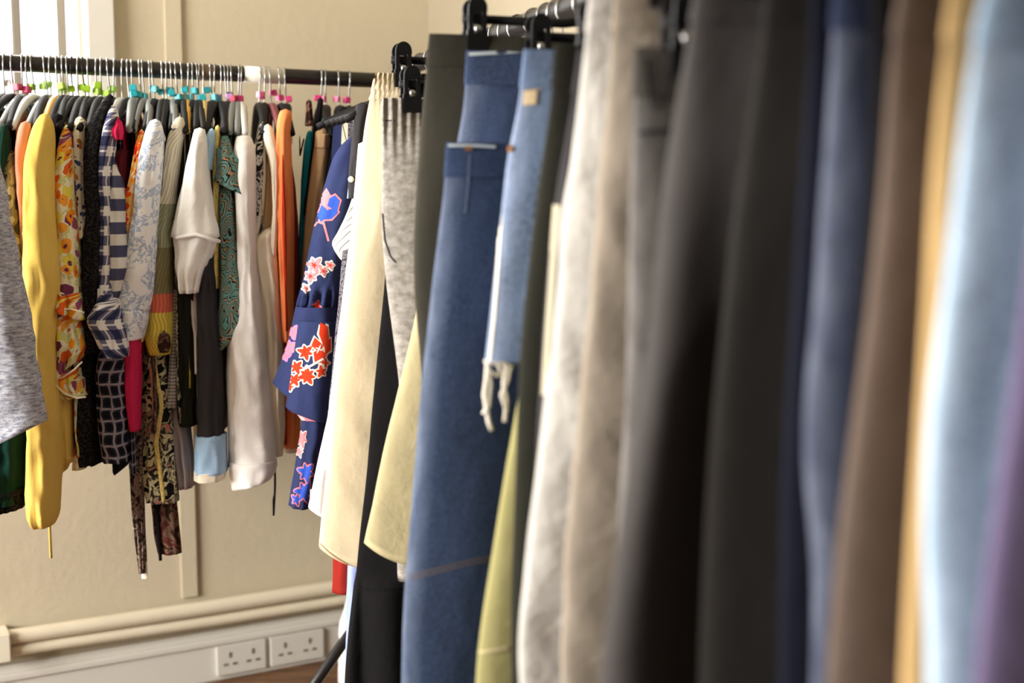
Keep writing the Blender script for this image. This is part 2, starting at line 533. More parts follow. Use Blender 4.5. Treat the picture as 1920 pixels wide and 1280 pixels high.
# window in the back wall
kg = NT('window_glass')
mixn = kg.n('MixShader'); tr = kg.n('BsdfTransparent'); gl = kg.n('BsdfGlossy'); gl.inputs['Roughness'].default_value = .02
kg.l(tr.outputs[0], mixn.inputs[1]); kg.l(gl.outputs[0], mixn.inputs[2]); mixn.inputs[0].default_value = .05
kg.l(mixn.outputs[0], kg.t.nodes['Material Output'].inputs[0])
GLASS = kg.m
BARM = plain('backlit_bar_paint', (128, 121, 110), .7)  # bar colour darkened to carry the shade of backlit bars
def window(name, org, du, inward, w0, w1, z0, z1, bars, label):
    e = thing(name, label, 'window', org + du * w0 + UP * z0); e['kind'] = 'structure'
    def bx(n, a, b, c, d, e0, e1, m=whitemat):
        bm = bmesh.new(); p = org + du * ((a + b) / 2) + UP * ((c + d) / 2) + inward * ((e0 + e1) / 2)
        box_bm(bm, p, du * ((b - a) / 2), inward * (abs(e1 - e0) / 2), UP * ((d - c) / 2))
        return bm_obj(n, bm, m, e, False, .003 if m is not GLASS else 0)
    f = .016
    for n, a in (('frame_side', (w0, w0 + f, z0, z1)), ('frame_side', (w1 - f, w1, z0, z1)), ('frame_head', (w0 + f, w1 - f, z1 - f, z1)), ('frame_sill', (w0 + f, w1 - f, z0, z0 + f))):
        bx(n, *a, -.12, -.06)
    for b in bars: bx('glazing_bar', b - .0095, b + .0095, z0 + f, z1 - f, -.11, -.075, BARM)
    zm = z0 + (z1 - z0) * .45
    bx('meeting_rail', w0 + f, w1 - f, zm - .015, zm + .015, -.112, -.073)
    bx('pane', w0 + f, w1 - f, z0 + f, z1 - f, -.092, -.088, GLASS)
    a = .055
    for n, q in (('architrave', (w0 - a, w0 + .004, z0 - .02, z1 + a)), ('architrave', (w1 - .004, w1 + a, z0 - .02, z1 + a)), ('architrave', (w0, w1, z1 - .004, z1 + a))):
        bx(n, *q, .0, .02)
    bx('sill', w0 - .08, w1 + .08, z0 - .035, z0 - .004, -.05, .05)
    return e
b1, b2 = wall_w(42, 60) - WL, wall_w(129, 60) - WL
window('window_1', ORGL, DA, IN, *win_b, [b1 - .36, b1, b2], 'white framed window with narrow glazing bars behind the far rail')
window('window_2', ORGL, IN, DA, .6, 2.4, .75, 2.25, [1.2, 1.8], 'large white framed window in the side wall')
def area(name, loc, direction, sx, sy, power, col):
    l = bpy.data.lights.new(name, 'AREA'); l.shape = 'RECTANGLE'; l.size = sx; l.size_y = sy; l.energy = power; l.color = col
    o = bpy.data.objects.new(name, l); COL.objects.link(o); o.location = loc
    o.rotation_euler = direction.to_track_quat('-Z', 'Y').to_euler(); return o
for a, b in ((.6, 2.4),):
    area('daylight', ORGL + IN * ((a + b) / 2) + UP * 1.5 - DA * .2, DA, 1.75, 1.45, WIN_POWER[0], (1, .97, .93))
area('daylight', ORGL + DA * ((win_b[0] + win_b[1]) / 2) + UP * 1.47 - IN * .22, IN, 1.2, 1.3, WIN_POWER[1], (1, .98, .95))

# pipes and trunking along the wall foot
def pipe(name, pxs, r, d, label):
    e = []
    for x, y in pxs:
        w = wall_w(x, y); e.append(wpt(w, wall_z(x, y), d))
    first = e[0] - DA * 2.2; first.z = e[0].z
    last = wpt(WC - .01, e[-1].z, d)
    o = path_obj(name, [first] + e + [last], r, pipemat, None, 12)
    return tag(o, label, 'pipe', 'heating pipes')
pipe('heating_pipe', [(10, 1186), (372, 1132), (620, 1093)], .017, .035, 'upper of two cream painted pipes along the wall foot')
pipe('heating_pipe', [(10, 1211), (372, 1158), (620, 1119)], .013, .035, 'lower and thinner of two cream pipes along the wall foot')
wq = wall_w(2, 1200)
tag(wbox('pipe_bracket', wq - .025, wq + .012, wall_z(2, 1226), wall_z(2, 1172), 0, .062, trimmat), 'cream bracket clamping both wall pipes at the left edge', 'bracket')
zsk = .27
tr1 = wbox('baseboard_back', WL + .01, WC - .002, 0.0, .115, 0, .018, whitemat); tag(tr1, 'white skirting board at the foot of the back wall', 'baseboard', kind='structure')
zt0, zt1 = wall_z(500, 1252), wall_z(500, 1176)
tk = thing('socket_trunking', 'white cable trunking with power sockets above the skirting', 'trunking', wpt(wall_w(500, 1252), zt0, .02))
wa, wz = wall_w(100, 1215), wall_w(640, 1180)
wbox('trunking_body', wa - 1.2, WC - .02, zt0, zt1, 0, .028, whitemat, tk)
wbox('cover_lip', wa - 1.2, WC - .02, zt1 - .012, zt1 + .004, 0, .034, whitemat, tk)
for (xa, xb) in ((398, 490), (498, 598)):
    a, b = wall_w(xa, 1220), wall_w(xb, 1205)
    m = (zt0 + zt1) / 2
    pl = wbox('socket_plate', a, b, m - .036, m + .036, .028, .036, sockmat, tk, .002)
    for q in (.27, .73):
        c = a + (b - a) * q
        for dx, dz, wx, hz in ((0, .012, .0028, .0065), (-.011, -.010, .0055, .0026), (.011, -.010, .0055, .0026)):
            wbox('socket_hole', c + dx - wx, c + dx + wx, m + dz - hz, m + dz + hz, .0355, .0368, darkmat, pl, 0)

# ================================================================== RACKS
def rack(name, label, P0, P1, side, marks=(), brace=None):
    e = thing(name, label, 'clothes rack', Vector((P0.x, P0.y, 0)))
    d = (P1 - P0).normalized(); r = .0152
    path_obj('rail', [P0, P1], r, RAILM, e, 16)
    for P in (P0 + d * .02, P1 - d * .02):
        path_obj('upright', [Vector((P.x, P.y, .05)), P], .0125, RAILM, e, 12)
        path_obj('end_cap', [P - d * (.022 if P == P0 + d * .02 else -.022) , P + d * 0.004], .0165, BLACKPL, e, 12)
        path_obj('foot', [Vector((P.x, P.y, .05)) - side * .3, Vector((P.x, P.y, .05)) + side * .3], .0125, RAILM, e, 12)
        for s in (-1, 1):
            c = Vector((P.x, P.y, .025)) + side * .27 * s
            path_obj('castor', [c - d * .012, c + d * .012], .025, BLACKPL, e, 14)
    for a, b, m in marks:
        path_obj('tape', [a, b], r + .0006, m, e, 16)
    return e
PA0, PA1 = RA0 - DA * .85, railA(748)
rkA = rack('clothes_rack', 'black tube rack by the back wall carrying crowded tops on hangers', PA0, PA1, BACK,
           [(railA(455), railA(529), TAPEW), (railA(369), railA(399), TAPEB)])
PB0 = RB0 - DB * .09; PB1 = RB0 + DB * 2.25
rkB = rack('clothes_rack', 'black tube rack running towards the viewer carrying trousers and jeans', PB0, PB1, LB)
p1 = at_Y(652, 1193, 2.56); p2 = at_Y(592, 1278, 2.50)
dd = (p2 - p1)
top = p1 - dd * ((PB0.x - p1.x) / dd.x * -1 if dd.x else 1) if False else p1 + dd * ((PB0.x - p1.x) / dd.x)
bot = p1 + dd * ((.03 - p1.z) / dd.z)
path_obj('brace', [top, bot], .0115, RAILM, rkB, 12)

# ================================================================== HANGERS
def hook_pts(C, U, T, r, neck, twist=0.0):
    """wire hook over a rail at C: from the neck up the near side, over the top, down the far side"""
    pts = [C + UP * neck, C + UP * (neck + .012), C + U * (r * .55) + UP * (-r * 1.35), C + U * (r * 1.0) - UP * (r * .45)]
    for q in range(0, 190, 20):
        pts.append(C + U * (r * math.cos(R(q))) + UP * (r * math.sin(R(q))))
    pts.append(C - U * (r * .95) - UP * (r * .35))
    return pts
def arm_path(sgn, span, drop, z0):
    out = []
    for i in range(12):
        t = i / 11
        out.append((sgn * span * t, z0 - drop * (t ** 1.55) - .004 * math.sin(math.pi * t) * -1))
    return out
CUBES = {'lime': (158, 200, 40), 'teal': (40, 165, 175), 'aqua': (110, 200, 215), 'pink': (205, 60, 120), 'rose': (225, 110, 150), 'lilac': (200, 155, 205), 'red': (190, 40, 80), 'black': (30, 30, 32), 'white': (235, 235, 230), 'coral': (225, 115, 90)}
PROTO = {}
def hanger_proto(mat, cubecol, hookmat):
    """built at the origin: hook centre at 0, arms along +-Y, rail along X"""
    key = (mat.name, cubecol, hookmat.name)
    if key in PROTO: return PROTO[key]
    e = bpy.data.objects.new('clothes_hanger', None); e.empty_display_size = .03
    U = Vector((0, -1, 0)); T = Vector((1, 0, 0)); C = Vector((0, 0, 0))
    parts = []
    bm = bmesh.new(); path_bm(bm, hook_pts(C, U, T, .0172, -.064), .0014, 6)
    parts.append(('hook', bm, hookmat))
    bm = bmesh.new()
    pts = [U * a + UP * z for a, z in arm_path(-1, .205, .062, -.062)[::-1] + arm_path(1, .205, .062, -.062)[1:]]
    n = len(pts)
    path_bm(bm, pts, [.0052 + .0038 * (1 - abs(2 * i / (n - 1) - 1)) for i in range(n)], 8, (T, 1.15))
    parts.append(('arms', bm, mat))
    if cubecol:
        bm = bmesh.new(); box_bm(bm, Vector((0, 0, -.046)), T * .0062, U * .0075, UP * .0058)
        bmesh.ops.bevel(bm, geom=bm.edges[:], offset=.0012, segments=2, affect='EDGES')
        parts.append(('size_cube', bm, plain('cube_' + cubecol, CUBES[cubecol], .45)))
    out = []
    for nm, bm, m in parts:
        me = bpy.data.meshes.new(nm); bm.to_mesh(me); bm.free(); me.materials.append(m)
        me.polygons.foreach_set('use_smooth', [nm != 'size_cube'] * len(me.polygons))
        out.append((nm, me))
    PROTO[key] = out; return out
def hanger_A(xh, mat, cube, label, hookmat=CHROME, dz=0.0, yaw=0.0):
    C = railA(xh)
    e = thing('clothes_hanger', label, 'hanger', C, 'hangers on the far rail')
    e.rotation_euler = (0, random.uniform(-.07, .07), ALPHA + yaw + random.uniform(-.06, .06))
    for nm, me in hanger_proto(mat, cube, hookmat):
        o = bpy.data.objects.new(nm, me); COL.objects.link(o); o.parent = e
        if nm == 'size_cube': o.rotation_euler = (random.uniform(-.1, .1), random.uniform(-.2, .2), random.uniform(-.5, .5)); o.location.z = random.uniform(-.004, .012)
    return C

# ================================================================== TOPS ON THE FAR RAIL
COLORN = {'black_plastic': 'black', 'grey_plastic': 'grey', 'pale_plastic': 'pale', 'amber_plastic': 'amber', 'yellow_plastic': 'yellow', 'maroon_plastic': 'maroon'}
def top_A(name, label, cat, xh, tubes, mat, hem=None, hang=BLACKPL, cube='lime', short='', neck=.10, dy=0.0, th=.008, hookmat=CHROME, bodymat=None, hwb=.2, nohanger=False):
    """tubes: (part name, rows, extra distance, half depth, material, options)"""
    C = railA(xh)
    near = C + HU * .197
    e = thing(name, label, cat, Vector((C.x, C.y, .35)), 'tops on the far rail')
    if not nohanger:
        hanger_A(xh, hang, cube, '%s hanger%s carrying the %s' % (COLORN[hang.name], ' with %s size cube' % cube if cube else '', short or name.replace('_', ' ')), hookmat)
    objs = []
    if hem:
        zh = at_Y(xh, hem, C.y).z
        objs.append(sheet_obj('body', C, HU, HT, .19, hwb, neck, C.z - .058, .060, zh, th, bodymat or mat, e, xh * .37))
    for nm, rows, ddy, dep, m, kw in tubes:
        objs.append(tube_px(nm, rows, near.y + dy + ddy, m or mat, e, dep, **kw))
    return e, objs

M_marl = cloth('grey_marl_jersey', p_marl((110, 113, 128), (206, 207, 216)), grain=.1)
M_green = cloth('green_velvet', (16, 46, 36), sheen=.06)
M_blacklace = cloth('black_lace', p_blot([(0, (16, 16, 18)), (.5, (42, 40, 42))], 160), grain=.3)
M_camo = cloth('camouflage_cotton', p_blot([(0, (60, 52, 34)), (.42, (120, 104, 66)), (.52, (172, 152, 104)), (.62, (92, 78, 48))], 28))
M_salmon = cloth('salmon_knit', (206, 140, 114))
M_yellow = cloth('mustard_knit', (222, 188, 96), wrinkle=.25)
M_cream_y = cloth('pale_yellow_lining', (232, 212, 140))
M_black = cloth('black_jersey', (24, 23, 24))
M_char = cloth('charcoal_knit', (58, 56, 58))
M_flor1 = cloth('orange_floral_chiffon', p_floral((238, 230, 196), [(240, 145, 30), (245, 165, 60), (150, 80, 110), (232, 215, 90), (225, 100, 40), (120, 60, 90)], 40, .56, .024, 34, (206, 208, 140)), grain=.1)
M_flor2 = cloth('small_blue_floral', p_floral((240, 232, 205), [(70, 90, 130), (215, 130, 50), (60, 70, 110), (170, 110, 60), (40, 50, 90)], 80, .42, .012, 60), grain=.1)
M_sheer = cloth('black_textured_crepe', p_blot([(0, (22, 21, 22)), (.52, (48, 46, 47))], 220, 4), grain=.3)
M_plaid = cloth('navy_white_plaid', p_plaid((226, 224, 220), (98, 98, 124), (48, 52, 80), (232, 230, 226), .034, .05), grain=.12)
M_boldst = cloth('navy_white_bold_bands', p_stripe((222, 220, 214), (78, 80, 108), .040, .52, 1), grain=.2)
M_plaid2 = cloth('dark_plaid', p_plaid((62, 64, 80), (36, 38, 50), (24, 26, 36), (168, 160, 168), .022, .09), grain=.2)
M_pink = cloth('hot_pink_jersey', (206, 44, 88))
M_burg = cloth('burgundy_jersey', (88, 30, 42))
M_orangep = cloth('orange_red_print', p_floral((240, 190, 110), [(235, 90, 30), (245, 150, 40), (205, 50, 35), (250, 235, 210)], 60, .55, .02, 40))
M_toile = cloth('blue_toile_cotton', p_toile((240, 241, 243), (128, 156, 196), 70, .05, .7), grain=.08)
M_knit = cloth('banded_rib_knit', p_bands([(0, (226, 220, 200)), (.35, (160, 164, 138)), (.53, (128, 122, 88)), (.72, (214, 108, 84)), (.80, (222, 198, 84))], 0, .43, 900), grain=.12)
M_scarf = cloth('black_cream_scarf_print', p_blot([(0, (28, 26, 26)), (.44, (196, 188, 150)), (.53, (48, 44, 40)), (.60, (150, 140, 120)), (.66, (205, 100, 80))], 42, 3, 1.0))
M_leop = cloth('brown_snake_print', p_blot([(0, (50, 38, 34)), (.45, (128, 108, 96)), (.56, (66, 48, 42)), (.64, (190, 172, 158))], 60, 4, .8))
M_brown = cloth('brown_red_print', p_blot([(0, (52, 34, 28)), (.46, (110, 86, 70)), (.56, (92, 44, 42)), (.64, (60, 46, 38))], 34, 4, .8))
M_greystr = cloth('grey_striped_knit', p_stripe((176, 172, 170), (112, 108, 108), .0062, .38, 1))
M_lilac = cloth('lilac_grey_jersey', (150, 140, 140))
M_white = cloth('white_cotton', (240, 239, 234), grain=.08, wrinkle=.5)
M_olive = cloth('dark_olive_cotton', (36, 36, 30))
M_ltblue = cloth('light_blue_cotton', (168, 202, 232), grain=.08)
M_lemon = cloth('lemon_lace', p_blot([(0, (226, 206, 130)), (.55, (206, 180, 100))], 130, 3))
M_pais = cloth('teal_paisley_silk', p_paisley((36, 38, 36), (104, 148, 142), (206, 138, 88), 44), rough=.6, grain=.1)
M_offw = cloth('white_cord', (244, 238, 232), grain=.06, wrinkle=.45)
M_bw = cloth('black_white_print', p_blot([(0, (40, 38, 38)), (.47, (228, 224, 218)), (.58, (90, 86, 84))], 70, 3, .6))
M_camis = cloth('cream_satin', (240, 230, 208), rough=.6, grain=.06)
M_orange = cloth('peach_orange_jersey', (244, 142, 88), grain=.1)
M_red = cloth('deep_red_orange_crepe', (206, 66, 40), grain=.1)
M_dred = cloth('brick_red_knit', (150, 48, 44))
M_teal = cloth('teal_satin', (30, 150, 165), rough=.55)
M_tan = cloth('tan_cotton', (190, 158, 120), grain=.1)

K0 = dict()
top_A('marl_top', 'pale grey marl jersey top hanging at the left edge', 'top', -62,
      [('sleeve_side', [(238, -52, -36), (262, -64, -26), (300, -72, -12), (380, -80, 9), (430, -85, 20), (500, -88, 33), (600, -92, 53), (700, -96, 69), (800, -98, 83), (834, -99, 89)], -.10, .05, None, dict(tilt=.25, fold=.04, capbot=.02))],
      M_marl, 815, short='grey marl top', cube='pink')
g, o = top_A('velvet_dress', 'dark green velvet dress with black lace hem beside the grey top', 'dress', 24,
      [('sleeve', [(236, 2, 14), (262, 0, 18), (300, -6, 19), (420, -14, 22)], .0, .03, None, K0),
       ('skirt', [(640, -40, 40), (800, -40, 44), (938, -36, 46)], .02, .05, None, K0),
       ('lace_hem', [(912, -38, 49), (952, -34, 42)], .018, .052, M_blacklace, dict(fold=.2, freq=7))],
      M_green, 900, short='green velvet dress', cube='red')
top_A('camouflage_shirt', 'khaki camouflage shirt squeezed beside the salmon cardigan', 'shirt', 42,
      [('sleeve', [(284, 6, 26), (300, 3, 31), (360, 6, 36), (430, 12, 42), (520, 25, 48), (620, 36, 56), (720, 44, 62), (800, 48, 66)], .0, .04, None, K0),
       ('tie_end', [(846, 34, 52), (875, 30, 56), (902, 36, 50)], .03, .01, M_brown, dict(fold=.3))],
      M_camo, 830, hang=BLACKPL, cube='coral', short='camouflage shirt')
top_A('salmon_cardigan', 'salmon pink thin cardigan left of the mustard one', 'cardigan', 61,
      [('sleeve', [(231, 40, 56), (245, 35, 58), (300, 32, 56), (400, 34, 56), (480, 40, 57), (560, 46, 60), (640, 50, 62)], .0, .035, None, dict(freq=2, fold=.2))],
      M_salmon, 760, hang=CLEARPL, cube='lime', short='salmon cardigan')
g, o = top_A('mustard_cardigan', 'long mustard yellow cardigan with its sleeve hanging lowest', 'cardigan', 107,
      [('sleeve', [(216, 76, 92), (230, 67, 99), (262, 59, 100), (300, 53, 98), (360, 50, 102), (450, 50, 107), (530, 50, 112), (580, 49, 110), (680, 53, 104), (760, 56, 110), (860, 57, 112), (930, 55, 109), (968, 57, 107), (983, 66, 100)], -.02, .045, None, dict(fold=.07)),
       ('front_edge', [(236, 62, 74), (300, 52, 64), (420, 48, 60), (560, 48, 58)], -.005, .012, M_cream_y, K0),
       ('second_sleeve', [(560, 100, 126), (690, 104, 133), (780, 108, 137), (850, 112, 138), (866, 118, 136)], .03, .04, None, K0),
       ('belt_end', [(975, 91, 95), (1010, 92, 96), (1046, 94, 98)], .05, .004, None, dict(fold=.02))],
      M_yellow, 850, hang=AMBERPL, cube='lime', short='mustard cardigan')
top_A('black_jumper', 'black knitted jumper directly right of the mustard cardigan', 'jumper', 126,
      [('sleeve', [(216, 100, 116), (240, 95, 119), (300, 92, 116), (400, 98, 116), (520, 104, 118)], .02, .035, None, K0)], M_black, 800, short='black jumper')
top_A('floral_blouse', 'cream blouse with big orange and purple flowers and frilled sleeve', 'blouse', 147,
      [('sleeve', [(238, 120, 130), (256, 114, 134), (300, 109, 136), (380, 105, 141), (450, 108, 147), (520, 112, 150), (560, 110, 151)], .0, .035, None, dict(fold=.06)),
       ('frill', [(548, 112, 150), (570, 108, 154), (583, 103, 158)], -.006, .045, None, dict(fold=.18, freq=5, captop=False, round_top=False, tilt=-.3)),
       ('frill', [(576, 108, 148), (640, 102, 158), (668, 100, 164), (700, 100, 150)], .0, .04, None, dict(fold=.15, freq=5, captop=False, round_top=False, tilt=.5)),
       ('frill', [(690, 104, 148), (722, 104, 152), (742, 126, 160)], .006, .035, None, dict(fold=.2, freq=5, captop=False, round_top=False)),
       ('tail', [(735, 132, 156), (790, 145, 160), (840, 142, 158), (878, 138, 160)], .03, .02, None, K0)],
      M_flor1, 820, short='orange floral blouse')
fb_e = bpy.data.objects['floral_blouse']; fy_ = (railA(147) + HU * .197).y - .046
for pts_ in (((103, 585), (114, 580), (132, 579), (148, 583), (158, 586)), ((101, 712), (120, 706), (140, 692), (154, 678)), ((104, 722), (122, 738), (145, 746), (161, 744))):
    path_obj('frill_edge', [at_Y(x, y, fy_) for x, y in pts_], .0016, M_camis, fb_e, 6)
top_A('ditsy_blouse', 'cream blouse with tiny blue flowers ending in a short frill', 'blouse', 165,
      [('sleeve', [(222, 143, 156), (234, 137, 166), (270, 140, 162), (330, 143, 160), (400, 145, 163), (438, 143, 168), (447, 142, 172)], .02, .03, None, dict(fold=.12))],
      M_flor2, 560, short='tiny-flower blouse')
top_A('crepe_tunic', 'black crepe tunic with a broad dark shoulder left of the plaid shirt', 'tunic', 214,
      [('sleeve', [(180, 200, 212), (205, 184, 208), (235, 172, 200), (280, 163, 194), (340, 162, 194), (400, 166, 200), (470, 162, 200), (540, 160, 196), (600, 164, 196), (660, 160, 190)], .0, .04, None, K0),
       ('skirt', [(560, 152, 190), (700, 142, 184), (800, 142, 190), (866, 150, 192)], .03, .05, None, dict(fold=.14))],
      M_sheer, 850, short='black crepe tunic', neck=.05)
top_A('plaid_shirt', 'navy and white plaid shirt with its cuff folded up', 'shirt', 230,
      [('sleeve', [(200, 207, 218), (215, 201, 222), (250, 193, 218), (300, 188, 212), (340, 188, 214), (400, 190, 216), (450, 189, 214), (500, 188, 214), (550, 188, 216), (572, 184, 220)], -.01, .04, None, dict(fold=.05)),
       ('front', [(286, 208, 212), (312, 208, 222), (340, 208, 233), (400, 208, 238), (450, 208, 240), (500, 208, 243), (548, 206, 230), (566, 206, 220)], .0, .03, M_boldst, dict(fold=.06)),
       ('cuff', [(560, 190, 222), (590, 168, 230), (606, 165, 234), (640, 186, 240), (668, 202, 239)], -.02, .04, None, dict(fold=.04))],
      M_plaid, 640, short='navy plaid shirt', cube=None, hang=CLEARPL)
top_A('dark_plaid_shirt', 'dark blue checked shirt showing below the folded plaid cuff', 'shirt', 240,
      [('sleeve', [(640, 190, 240), (700, 184, 242), (780, 188, 240), (862, 197, 246)], .01, .04, None, dict(fold=.08))],
      M_plaid2, 850, short='dark checked shirt', cube='teal')
top_A('pink_top', 'hot pink long-sleeved top with its sleeve end showing', 'top', 247,
      [('shoulder', [(228, 220, 228), (246, 211, 230), (262, 216, 228)], -.02, .02, None, K0),
       ('sleeve', [(600, 238, 262), (660, 236, 263), (720, 236, 263), (770, 240, 263), (806, 244, 262)], .01, .03, None, dict(fold=.03))],
      M_pink, 700, short='hot pink top', hang=GREYPL, cube='teal')
top_A('burgundy_top', 'burgundy top on a grey clip-ended hanger', 'top', 262,
      [('strap', [(282, 220, 240), (330, 220, 240), (400, 224, 238)], .0, .03, None, K0)], M_burg, 640, short='burgundy top', hang=BLACKPL, cube='teal')
top_A('orange_print_top', 'orange and red patterned narrow top left of the blue toile sleeve', 'top', 268,
      [('sleeve', [(246, 262, 270), (270, 256, 272), (310, 250, 270), (360, 240, 263), (420, 232, 256), (456, 231, 248)], .0, .025, None, K0)],
      M_orangep, 620, short='orange print top', hang=GREYPL, cube='teal')
top_A('toile_shirt', 'white shirt with blue toile print and buttoned cuff', 'shirt', 304,
      [('sleeve', [(227, 282, 300), (245, 275, 306), (300, 264, 304), (360, 257, 300), (420, 250, 296), (480, 240, 293), (540, 228, 290), (582, 216, 281)], -.01, .04, None, dict(fold=.06)),
       ('cuff', [(580, 214, 280), (600, 218, 278), (634, 228, 268)], -.012, .042, None, dict(fold=.02, round_top=False)),
       ('cuff_underside', [(630, 232, 262), (655, 238, 260)], .0, .03, None, K0)],
      M_toile, 640, short='blue toile shirt', cube='teal')
top_A('banded_jumper', 'ribbed jumper banded in cream, olive, coral and yellow', 'jumper', 353,
      [('sleeve', [(222, 330, 344), (236, 322, 348), (270, 314, 340), (310, 310, 336), (370, 302, 330), (420, 292, 326), (470, 286, 325), (530, 277, 325), (590, 271, 325), (630, 272, 325), (662, 282, 322)], .0, .035, None, dict(fold=.05)),
       ('cuff', [(626, 300, 316), (634, 297, 319), (650, 296, 320), (660, 301, 316)], -.032, .012, M_brown, dict(fold=.05))],  # dark brown disc standing for the shaded sleeve opening
      M_knit, 700, short='banded jumper', hang=AMBERPL, cube='aqua')
top_A('print_scarf', 'black and cream print scarf with thin tails below the banded sleeve', 'scarf', 330,
      [('fold', [(560, 270, 292), (700, 266, 300), (800, 262, 300)], .03, .02, None, dict(fold=.2)),
       ('tail', [(640, 278, 306), (720, 270, 318), (800, 264, 325), (880, 268, 330), (940, 275, 333)], .02, .02, None, dict(fold=.25)),
       ('brown_tail', [(860, 278, 318), (940, 284, 330), (1000, 288, 338), (1036, 296, 340)], .04, .015, M_brown, dict(fold=.2)),
       ('dark_edge', [(800, 288, 296), (960, 290, 298), (1050, 298, 304)], .02, .004, M_black, dict(fold=.05)),
       ('twisted_cord', [(640, 281, 290), (690, 286, 294), (760, 300, 308), (830, 288, 296), (880, 296, 304), (940, 304, 310)], .0, .005, M_lemon, dict(fold=.2)),
       ('coral_cord', [(690, 279, 290), (730, 285, 292), (790, 286, 294), (820, 288, 292)], -.004, .005, M_salmon, dict(fold=.3))],
      M_scarf, 760, short='print scarf', cube='teal')
top_A('snake_print_scarf', 'long brown snakeskin scarf whose tail hangs lowest of all', 'scarf', 286,
      [('tail', [(780, 246, 272), (860, 243, 270), (930, 246, 270), (1000, 252, 272), (1050, 258, 274), (1072, 262, 274)], .03, .012, None, dict(fold=.25)),
       ('fringe', [(1068, 265, 271), (1084, 266, 278)], .03, .003, M_camis, K0)],
      M_leop, 780, short='snakeskin scarf', cube='teal')
top_A('striped_jumper', 'fine grey horizontally striped jumper sleeve between the scarf and black skirt', 'jumper', 362,
      [('sleeve', [(540, 322, 336), (640, 322, 338), (720, 318, 340), (762, 315, 338)], .01, .03, None, K0)], M_greystr, 740, short='grey striped jumper', cube='teal')
top_A('lilac_top', 'lilac grey jersey top with hem drooping under the striped sleeve', 'top', 369,
      [('drape', [(740, 318, 350), (800, 322, 356), (870, 328, 362), (912, 336, 362)], .03, .03, None, dict(fold=.2))], M_lilac, 780, short='lilac grey top', cube='teal')
top_A('olive_jersey', 'blackish olive top with squared sleeve end at the white bodysuit', 'top', 373,
      [('sleeve', [(250, 345, 360), (330, 338, 362), (560, 334, 372), (680, 334, 370), (780, 336, 372), (795, 340, 370)], .02, .035, None, K0)], M_olive, 800, short='blackish olive top', cube='aqua')
top_A('white_bodysuit', 'crisp white bodysuit with gathered band and hanging strap', 'bodysuit', 381,
      [('shoulder', [(243, 365, 384), (270, 360, 388), (310, 352, 389), (360, 342, 394), (400, 332, 402), (436, 324, 408), (444, 323, 410)], -.02, .04, None, dict(fold=.06)),
       ('lower_body', [(436, 326, 407), (450, 326, 409), (468, 331, 402), (500, 333, 386), (530, 337, 375), (548, 340, 373)], -.018, .036, None, dict(fold=.2, crease=.3, round_top=False)),
       ('crotch_strap', [(540, 338, 372), (580, 352, 372), (620, 364, 373), (700, 366, 374)], .0, .012, None, dict(fold=.1))],
      M_white, None, hang=YELLOWPL, cube='teal', short='white bodysuit')
wb_e = bpy.data.objects['white_bodysuit']; yb_ = (railA(381) + HU * .197).y - .066
path_obj('elastic_edge', [at_Y(x, y, yb_ + dy_) for x, y, dy_ in ((323, 441, .04), (332, 446, .012), (348, 442, 0), (366, 439, 0), (384, 443, .004), (400, 450, .014), (411, 452, .04))], .0034, M_white, wb_e, 8)
g, o = top_A('charcoal_blouse', 'charcoal blouse with pale blue shoulder and pale blue cuff', 'blouse', 403,
      [('shoulder_strip', [(244, 392, 402), (256, 387, 403), (290, 384, 401), (318, 382, 398)], -.01, .03, M_ltblue, dict(fold=.02)),
       ('sleeve', [(314, 382, 400), (400, 378, 400), (500, 374, 404), (600, 372, 410), (700, 370, 418), (816, 370, 420)], .0, .035, None, dict(fold=.1)),
       ('cuff', [(814, 368, 424), (850, 367, 426), (884, 365, 425)], -.006, .04, M_ltblue, dict(fold=.02, round_top=False)),
       ('cuff_edge', [(880, 365, 424), (897, 366, 420)], -.005, .04, M_camis, dict(fold=.02, round_top=False))],
      M_char, 780, short='charcoal blouse', cube='teal')
top_A('lemon_top', 'pale lemon lace top showing as a thin strip left of the paisley', 'top', 414,
      [('sleeve', [(238, 404, 412), (260, 401, 414), (340, 400, 411), (440, 400, 412), (540, 399, 411)], .0, .02, None, K0)], M_lemon, 600, short='lemon lace top', cube='lilac')
top_A('paisley_blouse', 'teal and orange paisley blouse with a flared cap sleeve', 'blouse', 434,
      [('shoulder', [(256, 416, 428), (280, 414, 436), (310, 410, 444), (335, 405, 454), (352, 402, 462)], -.01, .03, None, dict(fold=.05, tilt=-.25, capbot=.06)),
       ('opening_shade', [(346, 408, 458), (362, 420, 458), (374, 440, 452)], .012, .025, M_black, K0),  # black fill painted as the shaded inside of the cap sleeve
       ('bodice', [(350, 412, 438), (420, 414, 442), (500, 415, 450), (560, 410, 458), (600, 404, 466), (618, 408, 466), (650, 414, 436)], .0, .03, None, dict(fold=.05, tilt=.4))],
      M_pais, 620, short='paisley blouse', hang=GREYPL, cube='black')
top_A('white_jacket', 'thick white cord jacket with long turned-up sleeve', 'jacket', 452,
      [('sleeve', [(256, 444, 470), (270, 440, 476), (300, 440, 479), (340, 442, 478), (420, 446, 478), (500, 448, 482), (570, 452, 490), (620, 430, 497), (680, 425, 503), (760, 427, 511), (840, 429, 517), (874, 429, 520)], .0, .04, None, dict(fold=.05)),
       ('cuff', [(862, 430, 519), (884, 431, 518), (906, 436, 508)], -.004, .044, None, dict(fold=.03, round_top=False, tilt=.12))],
      M_offw, 760, short='white cord jacket', hang=CLEARPL, cube='pink')
